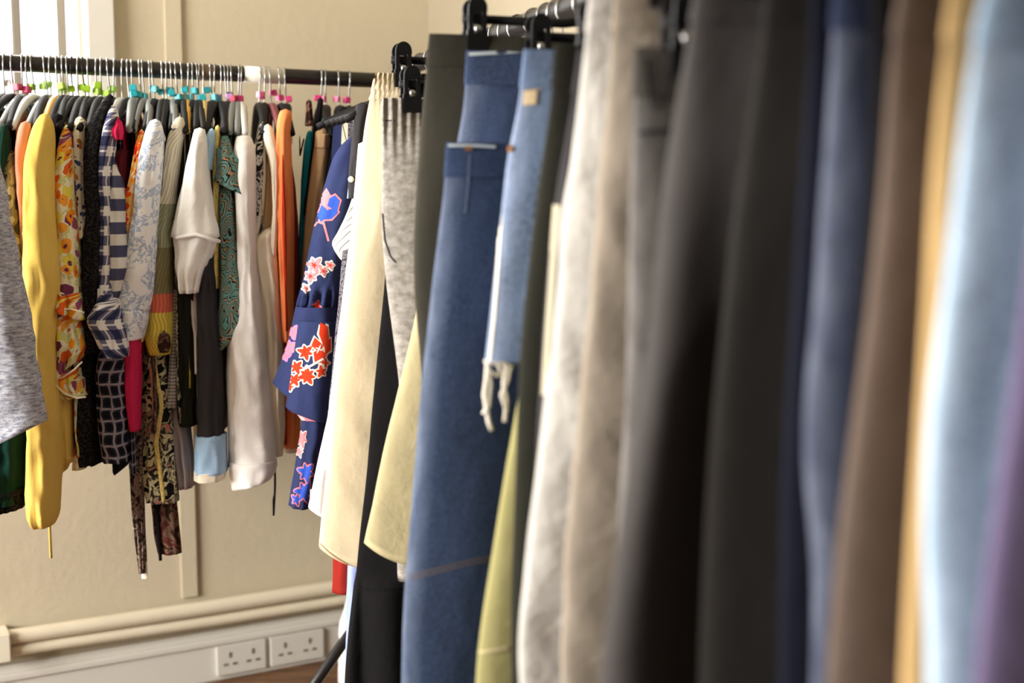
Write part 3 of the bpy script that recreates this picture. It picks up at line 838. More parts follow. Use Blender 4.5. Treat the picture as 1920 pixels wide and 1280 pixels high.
top_A('monochrome_blouse', 'black and white patterned blouse between white jacket and cream camisole', 'blouse', 487,
      [('sleeve', [(232, 488, 496), (260, 482, 500), (320, 478, 500), (380, 476, 494), (430, 474, 488)], .02, .025, None, K0),
       ('tie_cord', [(850, 513, 517), (910, 514, 518), (966, 511, 515)], .06, .003, M_black, dict(fold=.1))], M_bw, 600, short='monochrome blouse', cube='rose')
top_A('cream_camisole', 'cream satin camisole with a deep open armhole', 'camisole', 505,
      [('strap', [(236, 496, 508), (250, 493, 514), (272, 496, 518), (300, 506, 523), (340, 510, 522), (400, 512, 522), (440, 508, 520), (480, 500, 518)], -.01, .012, None, dict(fold=.02)),
       ('strap', [(268, 493, 499), (330, 492, 499), (400, 484, 494), (452, 473, 482)], .0, .006, None, dict(fold=.02)),
       ('inner_back', [(290, 498, 512), (380, 494, 514), (440, 482, 514), (464, 476, 508)], .012, .008, M_tan, K0),
       ('bodice', [(430, 498, 514), (446, 480, 518), (456, 474, 518), (480, 478, 520), (540, 484, 524), (600, 490, 528), (700, 502, 532), (800, 512, 534), (854, 518, 530)], .0, .03, None, dict(fold=.12, round_top=False))],
      M_camis, None, short='cream camisole', hang=MAROONPL, cube='pink')
top_A('red_dress', 'deep red crepe dress showing behind the orange vest', 'dress', 522,
      [('bodice', [(300, 524, 546), (340, 528, 552), (420, 530, 557), (520, 533, 558), (640, 530, 552), (760, 528, 550)], .03, .03, M_dred, dict(fold=.15)),
       ('fold', [(262, 514, 532), (340, 514, 536), (440, 520, 540), (600, 524, 542)], .01, .02, None, dict(fold=.1))], M_red, 800, short='deep red dress', cube='pink')
top_A('orange_vest', 'bright orange vest with curled strap and pale-hemmed sleeve end', 'vest', 534,
      [('front', [(208, 526, 545), (216, 522, 549), (232, 521, 544), (262, 518, 545), (300, 516, 546), (400, 518, 550), (500, 524, 550), (640, 530, 548)], -.01, .025, None, dict(fold=.10)),
       ('red_panel', [(285, 530, 531), (330, 529, 533), (400, 529, 536), (500, 532, 538), (620, 536, 539)], -.034, .008, M_red, dict(fold=.05)),
       ('side', [(330, 506, 524), (430, 508, 530), (540, 514, 540), (640, 524, 546), (760, 528, 548)], .012, .02, None, dict(fold=.1)),
       ('hem_end', [(640, 530, 560), (740, 534, 562), (836, 534, 562)], .03, .03, None, dict(fold=.08)),
       ('hem_piping', [(834, 534, 562), (845, 536, 560)], .03, .031, M_camis, dict(fold=.02, round_top=False))],
      M_orange, None, short='orange vest', cube='pink')
top_A('teal_dress', 'teal satin strip of a dress left of the tan trousers', 'dress', 602,
      [('bodice', [(248, 576, 585), (270, 571, 590), (340, 566, 586), (420, 562, 580), (520, 556, 572), (600, 552, 566)], .05, .025, None, dict(fold=.15)),
       ('loop', [(262, 568, 571), (292, 561, 564)], .04, .003, M_black, dict(fold=0, crease=0))], M_teal, 560, short='teal dress', cube='pink')
top_A('black_vest', 'black strappy vest hanging between teal dress and tan trousers', 'vest', 610,
      [('strap', [(190, 574, 584), (236, 572, 588)], .02, .01, M_brown, K0),
       ('strap', [(186, 596, 606), (250, 588, 600), (330, 578, 592), (400, 570, 584)], .03, .02, None, K0)], M_black, 560, short='black vest', cube='rose')
top_A('tan_trousers', 'tan trousers hung by the waist beyond the navy floral blouse', 'trousers', 634,
      [('waistband', [(250, 592, 624), (266, 591, 622), (278, 590, 621)], -.004, .03, None, dict(fold=.02)),
       ('leg', [(276, 590, 621), (340, 581, 614), (420, 572, 604), (520, 564, 592), (640, 556, 584)], .0, .03, None, dict(fold=.06, round_top=False))],
      M_tan, None, short='tan trousers', cube='rose')
top_A('black_trousers', 'black trousers with glossy clip waist beside the navy blouse shoulder', 'trousers', 655,
      [('waistband', [(222, 626, 662), (238, 624, 664)], -.004, .035, None, dict(fold=.05)),
       ('leg', [(236, 624, 664), (300, 614, 654), (400, 596, 636), (560, 580, 620)], .0, .035, None, dict(fold=.06, round_top=False))],
      M_black, None, short='black trousers', cube='pink')
# hangers whose garments are buried in the crowd
spare = [(-20, 'red', BLACKPL), (8, 'white', BLACKPL), (52, 'pink', GREYPL), (84, 'lime', BLACKPL), (95, 'lime', GREYPL), (118, 'lime', BLACKPL), (135, None, BLACKPL), (156, None, BLACKPL), (182, 'lime', BLACKPL),
         (190, 'lime', BLACKPL), (203, 'lime', GREYPL), (280, 'teal', GREYPL), (312, 'teal', BLACKPL), (320, 'teal', GREYPL), (340, 'teal', BLACKPL), (395, 'teal', BLACKPL), (422, 'lilac', BLACKPL), (428, 'red', BLACKPL), (448, 'pink', GREYPL), (497, 'pink', BLACKPL)]
dark = [cloth('dark_brown_jersey', (52, 42, 38)), cloth('dark_navy_jersey', (36, 40, 56)), M_black, M_char, cloth('dark_plum_jersey', (52, 38, 48)), M_olive]  # dark cloth colours of the filler tops stand for shade in the gaps
DN = ['dark brown', 'dark navy', 'black', 'charcoal', 'dark plum', 'olive black']
NB = {-20: 'left of the green velvet dress', 8: 'behind the grey marl top', 52: 'behind the salmon cardigan', 84: 'behind the mustard cardigan', 95: 'deep inside the mustard cardigan gap', 118: 'between mustard cardigan and orange floral blouse', 135: 'behind the orange floral blouse', 156: 'behind the tiny-flower blouse', 182: 'behind the black crepe tunic', 190: 'deep behind the crepe tunic shoulder',
      203: 'left of the plaid shirt', 280: 'behind the orange print top', 312: 'between toile shirt and banded jumper', 320: 'left of the banded jumper', 340: 'behind the banded jumper', 395: 'between white bodysuit and charcoal blouse', 422: 'right of the lemon top', 428: 'left of the paisley blouse', 448: 'behind the white cord jacket', 497: 'left of the cream camisole'}
for i, (x, c, m) in enumerate(spare):
    hanger_A(x, m, c, '%s hanger%s %s' % (COLORN[m.name], ' with %s size cube' % c if c else ' without a cube', NB[x]), DARKWIRE if c is None else CHROME)
    if x in (8, 84, 118, 156, 190, 203, 280, 320, 395, 428, 497):
        C = railA(x)
        e = thing('gap_shade_top', '%s filler top %s, mostly hidden, dark for gap shade' % (DN[i % 6], NB[x]), 'top', Vector((C.x, C.y, .35)), 'tops on the far rail')
        sheet_obj('body', C, HU, HT, .175, .18, .09, C.z - .060, .060, at_Y(x, 640 + (i * 53) % 150, C.y).z, .007, dark[i % 6], e, x * .7)

# ================================================================== GARMENTS ON THE NEAR RAIL
def solve_s(px, py, hw):
    """rail position whose hanger plane meets the sight line hw to the left of the rail"""
    lo, hi = -.3, 2.2
    def a(s):
        P = RB0 + DB * s
        return (on_plane(px, py, P, DB) - P).dot(LB)
    for _ in range(60):
        m = (lo + hi) / 2
        if a(m) < hw: lo = m
        else: hi = m
    return (lo + hi) / 2
CLIPN = 0
def clip_hanger(P, atop, ztop, label, hookmat=CHROME, clipin=.04):
    """hook, bar and two pinch clips; P = point on rail"""
    e = thing('clip_hanger', label, 'hanger', P.copy(), 'clip hangers on the near rail')
    zb = ztop + .022
    path_obj('hook', hook_pts(P, LB, DB, .0172, min(zb - P.z, -.03)), .0015, hookmat, e, 6)
    bm = bmesh.new()
    c = Vector((P.x, P.y, zb)); L = max(atop - clipin + .016, .06)
    path_bm(bm, [c - LB * L, c - LB * .03, c + UP * .004, c + LB * .03, c + LB * L], .0042, 8, (UP, 1.4))
    bm_obj('bar', bm, BLACKPL, e, True)
    for s in (1, -1):
        q = Vector((P.x, P.y, 0)) + LB * (s * (atop - clipin))
        bm = bmesh.new()
        for f in (1, -1):
            o = DB * (.0100 * f)
            # jaw block, two stiles beside the window, round finger tab
            box_bm(bm, q + o + UP * (ztop - .006), LB * .0135, DB * .003, UP * .013)
            for t in (1, -1): box_bm(bm, q + o * 1.1 + LB * (.0092 * t) + UP * (ztop + .020), LB * .0030, DB * .0022, UP * .014)
            ring = [q + o * 1.25 + UP * (ztop + .034) + LB * (.0125 * math.cos(R(k))) + UP * (.0145 * math.sin(R(k))) for k in range(0, 181, 20)]
            ring = [q + o * 1.2 + UP * (ztop + .030) + LB * .0122] + ring + [q + o * 1.2 + UP * (ztop + .030) - LB * .0122]
            va = [bm.verts.new(p + DB * .0022) for p in ring]; vb = [bm.verts.new(p - DB * .0022) for p in ring]
            bm.faces.new(va); bm.faces.new(vb[::-1])
            for k in range(len(ring)):
                bm.faces.new((va[k], vb[k], vb[(k + 1) % len(ring)], va[(k + 1) % len(ring)]))
        box_bm(bm, q + UP * (ztop + .022), LB * .006, DB * .010, UP * .005)
        bmesh.ops.recalc_face_normals(bm, faces=bm.faces[:])
        cl = bm_obj('clip', bm, BLACKPL, e, False)
        bm = bmesh.new(); path_bm(bm, [q - DB * .0125 + UP * (ztop + .004), q - DB * .0125 + UP * (ztop + .012), q + UP * (ztop + .017), q + DB * .0125 + UP * (ztop + .012), q + DB * .0125 + UP * (ztop + .004)], .0016, 6, (LB, 3.0))
        bm_obj('clip_spring', bm, CHROME, cl, True)
    return e

def lower_B(name, label, cat, left, mat, hw=.2, zhem=None, th=.019, legs=True, crotch=.27, fold=.006, ffreq=18, tiltamt=0.0,
            waist='band', wmat=None, gather=0, gfreq=400, seed=None, short='', rows=60, M=34, crumple=0.0, tier=None, pos=None, hookmat=CHROME, clipin=.04, hang=True):
    """trousers, skirt or shorts pinched at the waist; left = outline of the left edge (y, x), first point = waist corner"""
    seed = len(label) * 1.7 if seed is None else seed
    y0, x0 = left[0]
    s = solve_s(x0, y0, hw) if pos is None else pos
    P = RB0 + DB * s
    hw = (on_plane(x0, y0, P, DB) - P).dot(LB)
    prof = []
    for y, x in left:
        q = on_plane(x, y, P, DB); prof.append((-(q.z), (q - P).dot(LB)))
    zt = -prof[0][0]
    zb = -prof[-1][0] if zhem is None else zhem
    n = rows
    zs = [zt + (zb - zt) * i / (n - 1) for i in range(n)]
    al = [interp(prof, -z) for z in zs]
    for _ in range(3): al = [al[0]] + [(al[i - 1] + 2 * al[i] + al[i + 1]) / 4 for i in range(1, n - 1)] + [al[-1]]
    e = thing(name, label, cat, Vector((P.x, P.y, max(zb, 0))), 'trousers and skirts on the near rail')
    if hang: clip_hanger(P, hw, zt, 'black clip hanger holding the ' + (short or name.replace('_', ' ')), hookmat, clipin)
    zcr = zt - crotch
    def half(sgn, i, extra=0.0):
        z = zs[i]; v = i / (n - 1); a_out = al[i] + extra
        below = max(0.0, zcr - z) if legs else 0
        ain = min(.012 + .25 * max(0, al[i] * .0), below * .25)
        t_ = th * 1.3 * (.22 + .78 * min(1, (zt - z) / .14)) + extra
        pts = []
        for k in range(M + 1):
            t = k / M
            ca = math.sin(math.pi * t) ** .72
            cb = math.copysign(abs(math.cos(math.pi * t)) ** .85, math.cos(math.pi * t))
            a = ain + (a_out - ain) * ca
            fw = fold * min(1, (zt - z) / .25 + .15)
            ph = seed + 1.1 * nz(seed, z * 1.4) + sgn + z * .8
            b = t_ * cb + fw * (math.sin(a * ffreq + ph) + .7 * nz(a * 9 + seed, z * 1.5, sgn * 3.0) * 2)
            b += fw * .9 * (.5 - 2 * abs(nz(a * 7 + seed * 2, z * 2 + a * 4, 7.0)))
            if tier and z < tier: b += .007 * min(1, (tier - z) / .03) * (abs(math.sin(a * 48 + 1.0)) * 2 - 1) + .006 * min(1, (tier - z) / .02) * (1 if cb >= 0 else -1)
            if crumple: b += crumple * min(1, (zt - z) / .2) * (.45 - 1.6 * abs(nz(a * 13 + seed * 3, z * 11 - a * 6, 3.0)))
            if gather:
                g = math.exp(-((zt - z - .0) / gather) ** 2)
                b += .0042 * g * math.sin(a * gfreq + seed) * (1 if cb >= 0 else -1)
            zz = z
            if tiltamt: zz -= tiltamt * v ** 3 * (1 - math.exp(-(a_out - a) / .05))
            pts.append(Vector((P.x, P.y, 0)) + LB * (sgn * a) + DB * b + UP * zz)
        return pts, ain
    verts = []; faces = []; uvs = []
    for sgn in (1, -1):
        prev = None
        for i in range(n):
            pts, ain = half(sgn, i)
            K = 5; inner = []
            if ain > 0 or legs:
                f, b = pts[0], pts[-1]
                for k in range(1, K): inner.append(b + (f - b) * k / K - LB * (sgn * .012 * math.sin(math.pi * k / K) * (1 if ain > 0 else 0)))
            ring = pts + (inner if (ain > 0 and legs) else [])
            base = len(verts); verts += ring
            us = [0.0]
            for a, b in zip(pts, pts[1:]): us.append(us[-1] + (b - a).length)
            um = us[M // 2]; us = [q_ - um for q_ in us]
            if prev:
                pb, plen, pus, pz = prev
                for k in range(M):
                    f = (base + k, base + k + 1, pb + k + 1, pb + k)
                    faces.append(f if sgn < 0 else f[::-1])
                    q = [(us[k], zt - zs[i]), (us[k + 1], zt - zs[i]), (pus[k + 1], zt - pz), (pus[k], zt - pz)]
                    uvs.append(q if sgn < 0 else q[::-1])
                if inner and len(ring) > M + 1 and plen > M + 1:
                    m = len(ring)
                    for k in range(M, m):
                        a, b = k, (k + 1) % m
                        f = (base + a, base + b, pb + b, pb + a); faces.append(f if sgn < 0 else f[::-1])
                        uvs.append([(0, 0), (.01, 0), (.01, .01), (0, .01)])
            prev = (base, len(ring), us, zs[i])
        # inside of the hem
        last = verts[-prev[1]:]; m = len(last); c = sum(last, Vector()) / m
        b0 = len(verts); verts += [c + (p - c) * .9 - DB * ((p - c).dot(DB) * .55) + UP * .03 for p in last]
        for k in range(m):
            f = (b0 - m + k, b0 - m + (k + 1) % m, b0 + (k + 1) % m, b0 + k); faces.append(f); uvs.append([(0, 0)] * 4)
    body = link_mesh('body', verts, faces, mat, e, uvs)
    objs = [body]
    if waist:
        wverts = []; wf = []; wu = []
        nb = max(3, int(.04 / ((zt - zb) / (n - 1))) + 2)
        nb = 5
        ringsW = []
        for j in range(nb):
            z = zt - .038 * j / (nb - 1) + (.002 if j == 0 else 0)
            f = (zt - z) / ((zt - zb) / (n - 1)); i = min(n - 2, max(0, int(f))); fr = f - i
            R_ = []
            for sgn in (1, -1):
                p0, _ = half(sgn, i, .0016); p1, _ = half(sgn, i + 1, .0016)
                pts = [a + (b - a) * fr for a, b in zip(p0, p1)]
                R_ += pts if sgn > 0 else pts[::-1]
            ringsW.append(R_)
        o = rings_obj('waistband', ringsW, wmat or mat, e, False, 0)
        objs.append(o)
    return e, objs, P, zt, s, hw

M_cream = cloth('cream_linen', (224, 208, 174), grain=.12, wrinkle=.25)
M_greyj = cloth('grey_marl_fleece', p_marl((128, 123, 116), (168, 163, 156), (60, 90, 40)), grain=.12)
M_linen = cloth('khaki_linen', (182, 170, 132), grain=.22, wrinkle=.45)
M_dkolive = cloth('dark_olive_wool', (48, 46, 39), sheen=.06)
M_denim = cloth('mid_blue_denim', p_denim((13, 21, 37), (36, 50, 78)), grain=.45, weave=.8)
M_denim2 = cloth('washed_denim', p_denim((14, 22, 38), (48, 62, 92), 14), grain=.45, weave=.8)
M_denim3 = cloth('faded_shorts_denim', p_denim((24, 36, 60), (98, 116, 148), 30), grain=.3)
M_paleedge = cloth('pale_denim_edge', (176, 186, 190))  # pale strip colour for the top edges of the jeans
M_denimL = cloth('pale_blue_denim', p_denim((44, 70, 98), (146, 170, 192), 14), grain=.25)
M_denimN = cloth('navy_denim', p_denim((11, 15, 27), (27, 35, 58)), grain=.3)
M_kgreen = cloth('khaki_green_cotton', (144, 138, 94), grain=.12)
M_ltgrey = cloth('pale_grey_cotton', (184, 181, 175), grain=.08, wrinkle=.9)
M_taupe = cloth('taupe_cotton', (136, 126, 113), grain=.1, wrinkle=.6)
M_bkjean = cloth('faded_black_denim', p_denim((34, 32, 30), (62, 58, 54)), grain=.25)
M_wool = cloth('dark_grey_wool', (56, 53, 52), sheen=.06, grain=.25)
M_bkwool = cloth('black_brown_wool', (27, 25, 23), sheen=.06, grain=.3)
M_navy = cloth('dark_navy_cotton', (20, 22, 32))
M_brownt = cloth('brown_taupe_wool', (86, 74, 66), sheen=.06, grain=.2)
M_camel = cloth('camel_cotton', (174, 144, 98), grain=.12)
M_purple = cloth('muted_purple_wool', (94, 84, 112), sheen=.06, grain=.25)
M_cwhite = cloth('pale_metallic_trim', p_blot([(0, (40, 38, 34)), (.44, (190, 182, 158)), (.6, (120, 112, 96))], 90, 3))
M_thread = cloth('tan_thread', (176, 136, 92))
M_seam = cloth('faded_seam', (96, 86, 84))
M_fray = cloth('frayed_white_cotton', (226, 220, 208))
M_patch = cloth('leather_patch', (206, 186, 152))
M_redt = cloth('red_towelling', (140, 40, 32))
M_paleblue = cloth('pale_blue_shirting', (148, 162, 214))

# --- far end: blouses and shirts
def hang_plain(px, Y_s, label, mat=BLACKPL):
    P = RB0 + DB * Y_s
    e = thing('clothes_hanger', label, 'hanger', P.copy(), 'shirt hangers at the end of the near rail')
    path_obj('hook', hook_pts(P, LB, DB, .0172, -.064), .0014, CHROME, e, 6)
    pts = [P + LB * a + UP * z for a, z in arm_path(-1, .2, .062, -.062)[::-1] + arm_path(1, .2, .062, -.062)[1:]]
    path_obj('arms', pts, .0065, mat, e, 8)
    return P
def blouse_B(name, label, cat, s, mat, zhem, hwb=.2, short='', th=.011, body=True):
    P = hang_plain(0, s, 'black hanger holding the ' + short)
    e = thing(name, label, cat, Vector((P.x, P.y, zhem)), 'blouses at the end of the near rail')
    objs = []
    if body: objs.append(sheet_obj('body', P, LB, DB, .17, hwb, .07, P.z - .058, .06, zhem, th, mat, e, s * 50))
    return e, objs, P
M_nav = cloth('navy_crepe', (50, 58, 96), grain=.14, wrinkle=.3)
YB = 2.26
eN, oN, PN = blouse_B('floral_navy_blouse', 'navy blouse with red, pink and blue flowers and flounced sleeve', 'blouse', .04, M_nav, .62, .2, 'navy floral blouse')
slv = tube_px('sleeve', [(258, 656, 676), (268, 642, 682), (300, 624, 680), (360, 606, 670), (420, 590, 660), (480, 578, 650), (530, 567, 644), (556, 561, 640), (574, 557, 638)], YB, M_nav, eN, .045, fold=.03, gather=(560, .28, 16), crease=.05, n=40, seg=52)
fl1 = tube_px('flounce', [(572, 556, 634), (600, 550, 640), (650, 540, 640), (700, 526, 634), (752, 513, 632)], YB - .004, M_nav, eN, .05, fold=.05, freq=4, n=24, seg=48, round_top=False, tilt=-.34, crease=.05, captop=False)
fl2 = tube_px('flounce', [(600, 560, 634), (680, 548, 626), (740, 541, 619), (776, 536, 614)], YB - .04, M_nav, eN, .03, fold=.04, freq=3, n=24, seg=48, round_top=False, tilt=-.2, crease=.05, captop=False)
M_pinkfl = cloth('pink_print_lining', p_floral((226, 130, 140), [(240, 200, 200), (210, 80, 90), (240, 225, 215)], 60, .5))
lin_ = tube_px('flounce_lining', [(744, 546, 614), (770, 552, 612), (786, 566, 611)], YB - .02, M_pinkfl, eN, .02, fold=.1, freq=5, round_top=False)
hemb = tube_px('hem', [(740, 574, 622), (790, 566, 618), (860, 556, 608), (945, 543, 584)], YB + .01, M_nav, eN, .04, fold=.05, n=30, seg=40, tilt=-.1)
def ink(name, c): return cloth('print_' + name, c, grain=.08, wrinkle=.1)
I_red, I_white, I_pink, I_blue, I_lil = ink('red', (214, 62, 36)), ink('white', (240, 230, 214)), ink('pink', (232, 134, 142)), ink('blue', (58, 92, 196)), ink('lilac', (190, 128, 190))
tS, tF2, tF1, tH = Target(slv), Target(fl2), Target(fl1), Target(hemb)
def flower(name, target, groups, parent):
    """groups: (list of shapes, material, offset)"""
    for shapes, m, off in groups: print_obj(name, shapes, target, m, parent, off)
tul = [[(612, 356), (604, 372), (602, 392), (612, 386), (618, 370)], [(618, 372), (614, 386), (632, 396), (637, 376), (628, 366)], [(604, 384), (596, 404), (602, 416), (612, 408), (613, 392)], [(612, 394), (606, 412), (622, 410), (634, 398), (626, 390)]]
def grown(shapes, g):
    out = []
    for sh in shapes:
        cx = sum(p[0] for p in sh) / len(sh); cy = sum(p[1] for p in sh) / len(sh)
        o = []
        for p in sh:
            d = math.hypot(p[0] - cx, p[1] - cy) or 1; o.append((p[0] + (p[0] - cx) / d * g, p[1] + (p[1] - cy) / d * g))
        out.append(o)
    return out
flower('tulip_print', tS, [(grown(tul, 4) + strip_shapes([(606, 414), (610, 430), (616, 452)], 4) + strip_shapes([(608, 420), (596, 416), (590, 424)], 3), I_pink, .0006), (tul[1:], I_blue, .0011)], slv)
def blossoms(name, target, parent, spots, line, fill, heart=None, grow=3):
    for cx, cy, r, n, rot, sx in spots:
        print_obj(name, petals(cx, cy, r, n, rot, sx=sx, grow=grow), target, line, parent, .0006)
        print_obj(name, petals(cx, cy, r, n, rot, sx=sx), target, fill, parent, .0011)
        if heart: print_obj(name, petals(cx, cy, r * .36, 5, rot, sx=sx), target, heart, parent, .0016)
blossoms('blossom_print', tS, slv, [(590, 497, 17, 6, .2, 1), (583, 518, 13, 6, .6, 1), (606, 508, 10, 5, .1, 1), (619, 497, 9, 5, 0, 1), (574, 540, 8, 5, .4, 1)], I_white, I_pink, I_red)
rd = [[(601, 604), (598, 626), (606, 648), (616, 634), (614, 612)], [(590, 632), (584, 648), (598, 660), (606, 648)], [(606, 640), (620, 634), (620, 656), (610, 664)], [(588, 660), (590, 678), (604, 680), (612, 664), (600, 654)]]
print_obj('red_flower_print', grown(rd, 4), tF2, I_white, fl2, .0005)
print_obj('red_flower_print', rd, tF2, I_red, fl2, .0011)
print_obj('red_flower_print', petals(598, 654, 9, 4, .4, w=.3), tF2, I_white, fl2, .0016)
blossoms('red_flower_print', tF2, fl2, [(573, 660, 16, 6, .3, 1), (556, 688, 14, 6, .2, 1), (576, 704, 18, 7, .2, 1), (552, 712, 13, 6, 0, 1), (602, 696, 12, 5, .8, 1), (610, 680, 9, 4, 0, 1), (545, 725, 8, 4, 0, 1)], I_white, I_red, None)
print_obj('stem_print', strip_shapes([(566, 694), (586, 684), (606, 672)], 4), tF2, I_white, fl2, .0014)
blossoms('red_flower_print', tS, slv, [(594, 574, 11, 4, .3, 1)], I_pink, I_red, None, 2)
blossoms('lilac_flower_print', tF1, fl1, [(548, 622, 14, 6, .2, 1), (542, 652, 16, 6, .5, 1), (535, 668, 8, 5, 0, 1)], I_lil, I_pink, I_lil, 3)
blossoms('pink_flower_print', tH, hemb, [(566, 822, 19, 6, .3, .6), (562, 846, 12, 5, 0, .6)], I_white, I_pink, None, 2)
blossoms('blue_flower_print', tH, hemb, [(574, 885, 20, 6, .3, .8), (570, 922, 22, 6, .1, .8), (556, 936, 12, 5, 0, .8)], I_pink, I_blue, None, 3)

M_pin = cloth('cream_black_pinstripe', p_stripe((236, 228, 204), (38, 36, 34), .0125, .13, 0, .35), grain=.06)
eS, oS, PS = blouse_B('pinstripe_blouse', 'cream blouse with fine black stripes and black button placket', 'blouse', .12, M_pin, .70, .19, 'pinstripe blouse')
tube_px('sleeve', [(330, 668, 690), (370, 662, 690), (410, 648, 686), (450, 632, 680), (478, 619, 676), (492, 636, 668)], 2.185, M_pin, eS, .03, fold=.04, tilt=-.4)
pk = tube_px('placket', [(196, 668, 690), (230, 663, 686), (300, 656, 680), (352, 652, 676), (372, 654, 672)], 2.17, M_char, eS, .012, fold=.02)
path_obj('edge_piping', [at_Y(x, y, 2.165) for x, y in ((672, 232), (664, 280), (657, 330), (652, 372))], .0016, M_ltblue, eS, 6)
bb = at_Y(658, 336, 2.154)
path_obj('button', [bb + Vector((0, .004, 0)), bb], .0052, plain('shell_button', (228, 220, 190), .3), eS, 14)
M_lace = cloth('grey_lace', p_blot([(0, (60, 58, 66)), (.45, (120, 116, 122)), (.58, (84, 80, 88))], 170, 2), grain=.2)
eL, oL, PL = blouse_B('lace_top', 'grey lace top showing as a thin strip behind cream trousers', 'top', .17, M_lace, .66, .18, 'grey lace top')
tube_px('front', [(470, 642, 672), (560, 636, 664), (660, 626, 654), (760, 617, 640), (800, 614, 634)], 2.14, M_lace, eL, .02)
eW, oW, PW = blouse_B('white_shirt', 'plain white shirt whose hem hangs under the cream trousers edge', 'shirt', .215, M_white, .62, .18, 'white shirt')
tube_px('tail', [(270, 672, 690), (420, 660, 684), (640, 632, 664), (780, 616, 650), (880, 594, 632), (960, 578, 620)], 2.12, M_white, eW, .02, fold=.06, tilt=-.3)
eR, oR, PR = blouse_B('red_robe', 'red towelling garment peeping out under the cream trousers', 'robe', .25, M_redt, .52, .16, 'red towelling garment')
tube_px('hem', [(900, 640, 690), (1040, 624, 680), (1104, 622, 676)], 2.10, M_redt, eR, .03, fold=.05)
eP, oP, PP = blouse_B('pale_blue_shirt', 'long pale blue shirt showing as a strip below the red hem', 'shirt', .29, M_paleblue, .36, .15, 'pale blue shirt')
tube_px('tail', [(960, 660, 710), (1070, 650, 710), (1180, 649, 700), (1310, 646, 700)], 2.07, M_paleblue, eP, .03, fold=.05)

# --- trousers and skirts, far to near
B = {}
POS = {'cream': 0.5, 'blackskirt': 0.545, 'joggers': 0.59, 'linen': 0.66, 'olive': 0.85, 'jeansA': 0.93, 'jeansB': 0.99, 'shorts': 1.12, 'kgreen': 1.172, 'blackolive': 1.228, 'sidestripe': 1.28, 'pale': 1.338, 'taupe': 1.405, 'bkjeans': 1.455, 'wool': 1.57}
def LBG(key, *a, **k): B[key] = lower_B(*a, pos=POS.get(key), **k)
LBG('cream', 'cream_trousers', 'cream cropped linen trousers with ribbed elastic waist', 'trousers',
    [(139, 705), (170, 697), (230, 685), (300, 676), (380, 666), (460, 657), (540, 649), (640, 636), (740, 625), (840, 615), (940, 606), (1026, 598)], M_cream, .20, gather=.035, gfreq=900, M=110, tiltamt=.05, th=.02, fold=.009, crumple=.0025, short='cream trousers')
LBG('blackskirt', 'black_skirt', 'long black skirt with a pleated lower tier at the frame bottom', 'skirt',
    [(200, 742), (400, 732), (540, 722), (650, 711), (760, 700), (900, 688), (1000, 676), (1100, 667), (1180, 656), (1280, 647)], M_black, .19, zhem=.22, legs=False, fold=.005, tier=.555, rows=90, M=60, short='long black skirt')
LBG('joggers', 'grey_joggers', 'grey marl joggers with gathered elastic waistband', 'joggers',
    [(186, 719), (230, 716), (300, 716), (400, 714), (480, 718), (560, 727), (640, 738), (720, 748), (820, 752), (960, 748), (1050, 744), (1088, 746)], M_greyj, .195, gather=.055, gfreq=480, M=90, th=.024, fold=.005, short='grey joggers')
LBG('linen', 'linen_skirt', 'khaki linen skirt flaring to a slanted hem over black skirt', 'skirt',
    [(200, 800), (400, 796), (500, 790), (590, 782), (640, 771), (740, 746), (850, 719), (950, 699), (1018, 683)], M_linen, .165, legs=False, tiltamt=.05, fold=.006, crumple=.003, short='khaki linen skirt')
LBG('olive', 'olive_trousers', 'dark olive wool trousers with a high flat waist', 'trousers',
    [(66, 807), (130, 801), (200, 795), (300, 788), (400, 782), (480, 779), (560, 781), (640, 790), (800, 800), (1000, 800), (1280, 790)], M_dkolive, .225, zhem=.30, th=.032, fold=.009, short='dark olive trousers', clipin=.058)
def px_of(P):
    v = CAMROT.transposed() @ (P - ORG); return (960 - FPX * v.x / v.z, 640 + FPX * v.y / v.z)
for key, ps, hw_, zt_, m_, lab, sh in (('hid1', .715, .10, 1.27, M_black, 'black trousers mostly hidden behind the dark olive pair', 'hidden black trousers'), ('hid2', .755, .105, 1.275, M_char, 'charcoal trousers squeezed behind the dark olive pair', 'hidden charcoal trousers'),
                                       ('hid3', .79, .11, 1.265, M_brownt, 'brown wool trousers squeezed behind the dark olive pair', 'hidden brown wool trousers')):
    pp_ = RB0 + DB * ps; pr_ = [px_of(Vector((pp_.x, pp_.y, z_)) + LB * hw_) for z_ in (zt_, 1.0, .6, .4)]
    B[key] = lower_B('buried_trousers', lab, 'trousers', [(y_, x_) for x_, y_ in pr_], m_, pos=ps, zhem=.4, th=.012, fold=.003, short=sh, clipin=.03, rows=30)
LBG('jeansA', 'blue_jeans', 'blue jeans with pale worn waistband clipped above the longer pair', 'jeans',
    [(98, 876), (150, 873), (200, 870), (240, 863), (300, 850), (420, 835), (600, 820), (900, 800), (1280, 790)], M_denim2, .20, zhem=.35, th=.02, fold=.005, short='worn-waist blue jeans', clipin=.09)
LBG('jeansB', 'blue_jeans', 'long mid-blue jeans with a sewn cross seam near the knee', 'jeans',
    [(270, 838), (350, 832), (420, 823), (500, 812), (600, 800), (700, 789), (800, 780), (950, 769), (1060, 761), (1110, 756), (1180, 753), (1280, 751)], M_denim, .19, zhem=.10, th=.030, crotch=.2, fold=.006, short='long mid-blue jeans', clipin=.115)
LBG('shorts', 'denim_shorts', 'washed blue denim shorts with frayed white hem threads', 'shorts',
    [(96, 984), (150, 978), (200, 971), (260, 959), (300, 951), (400, 940), (500, 928), (600, 917), (684, 908)], M_denim3, .19, clipin=.08, th=.018, crotch=.24, fold=.004, short='frayed denim shorts')
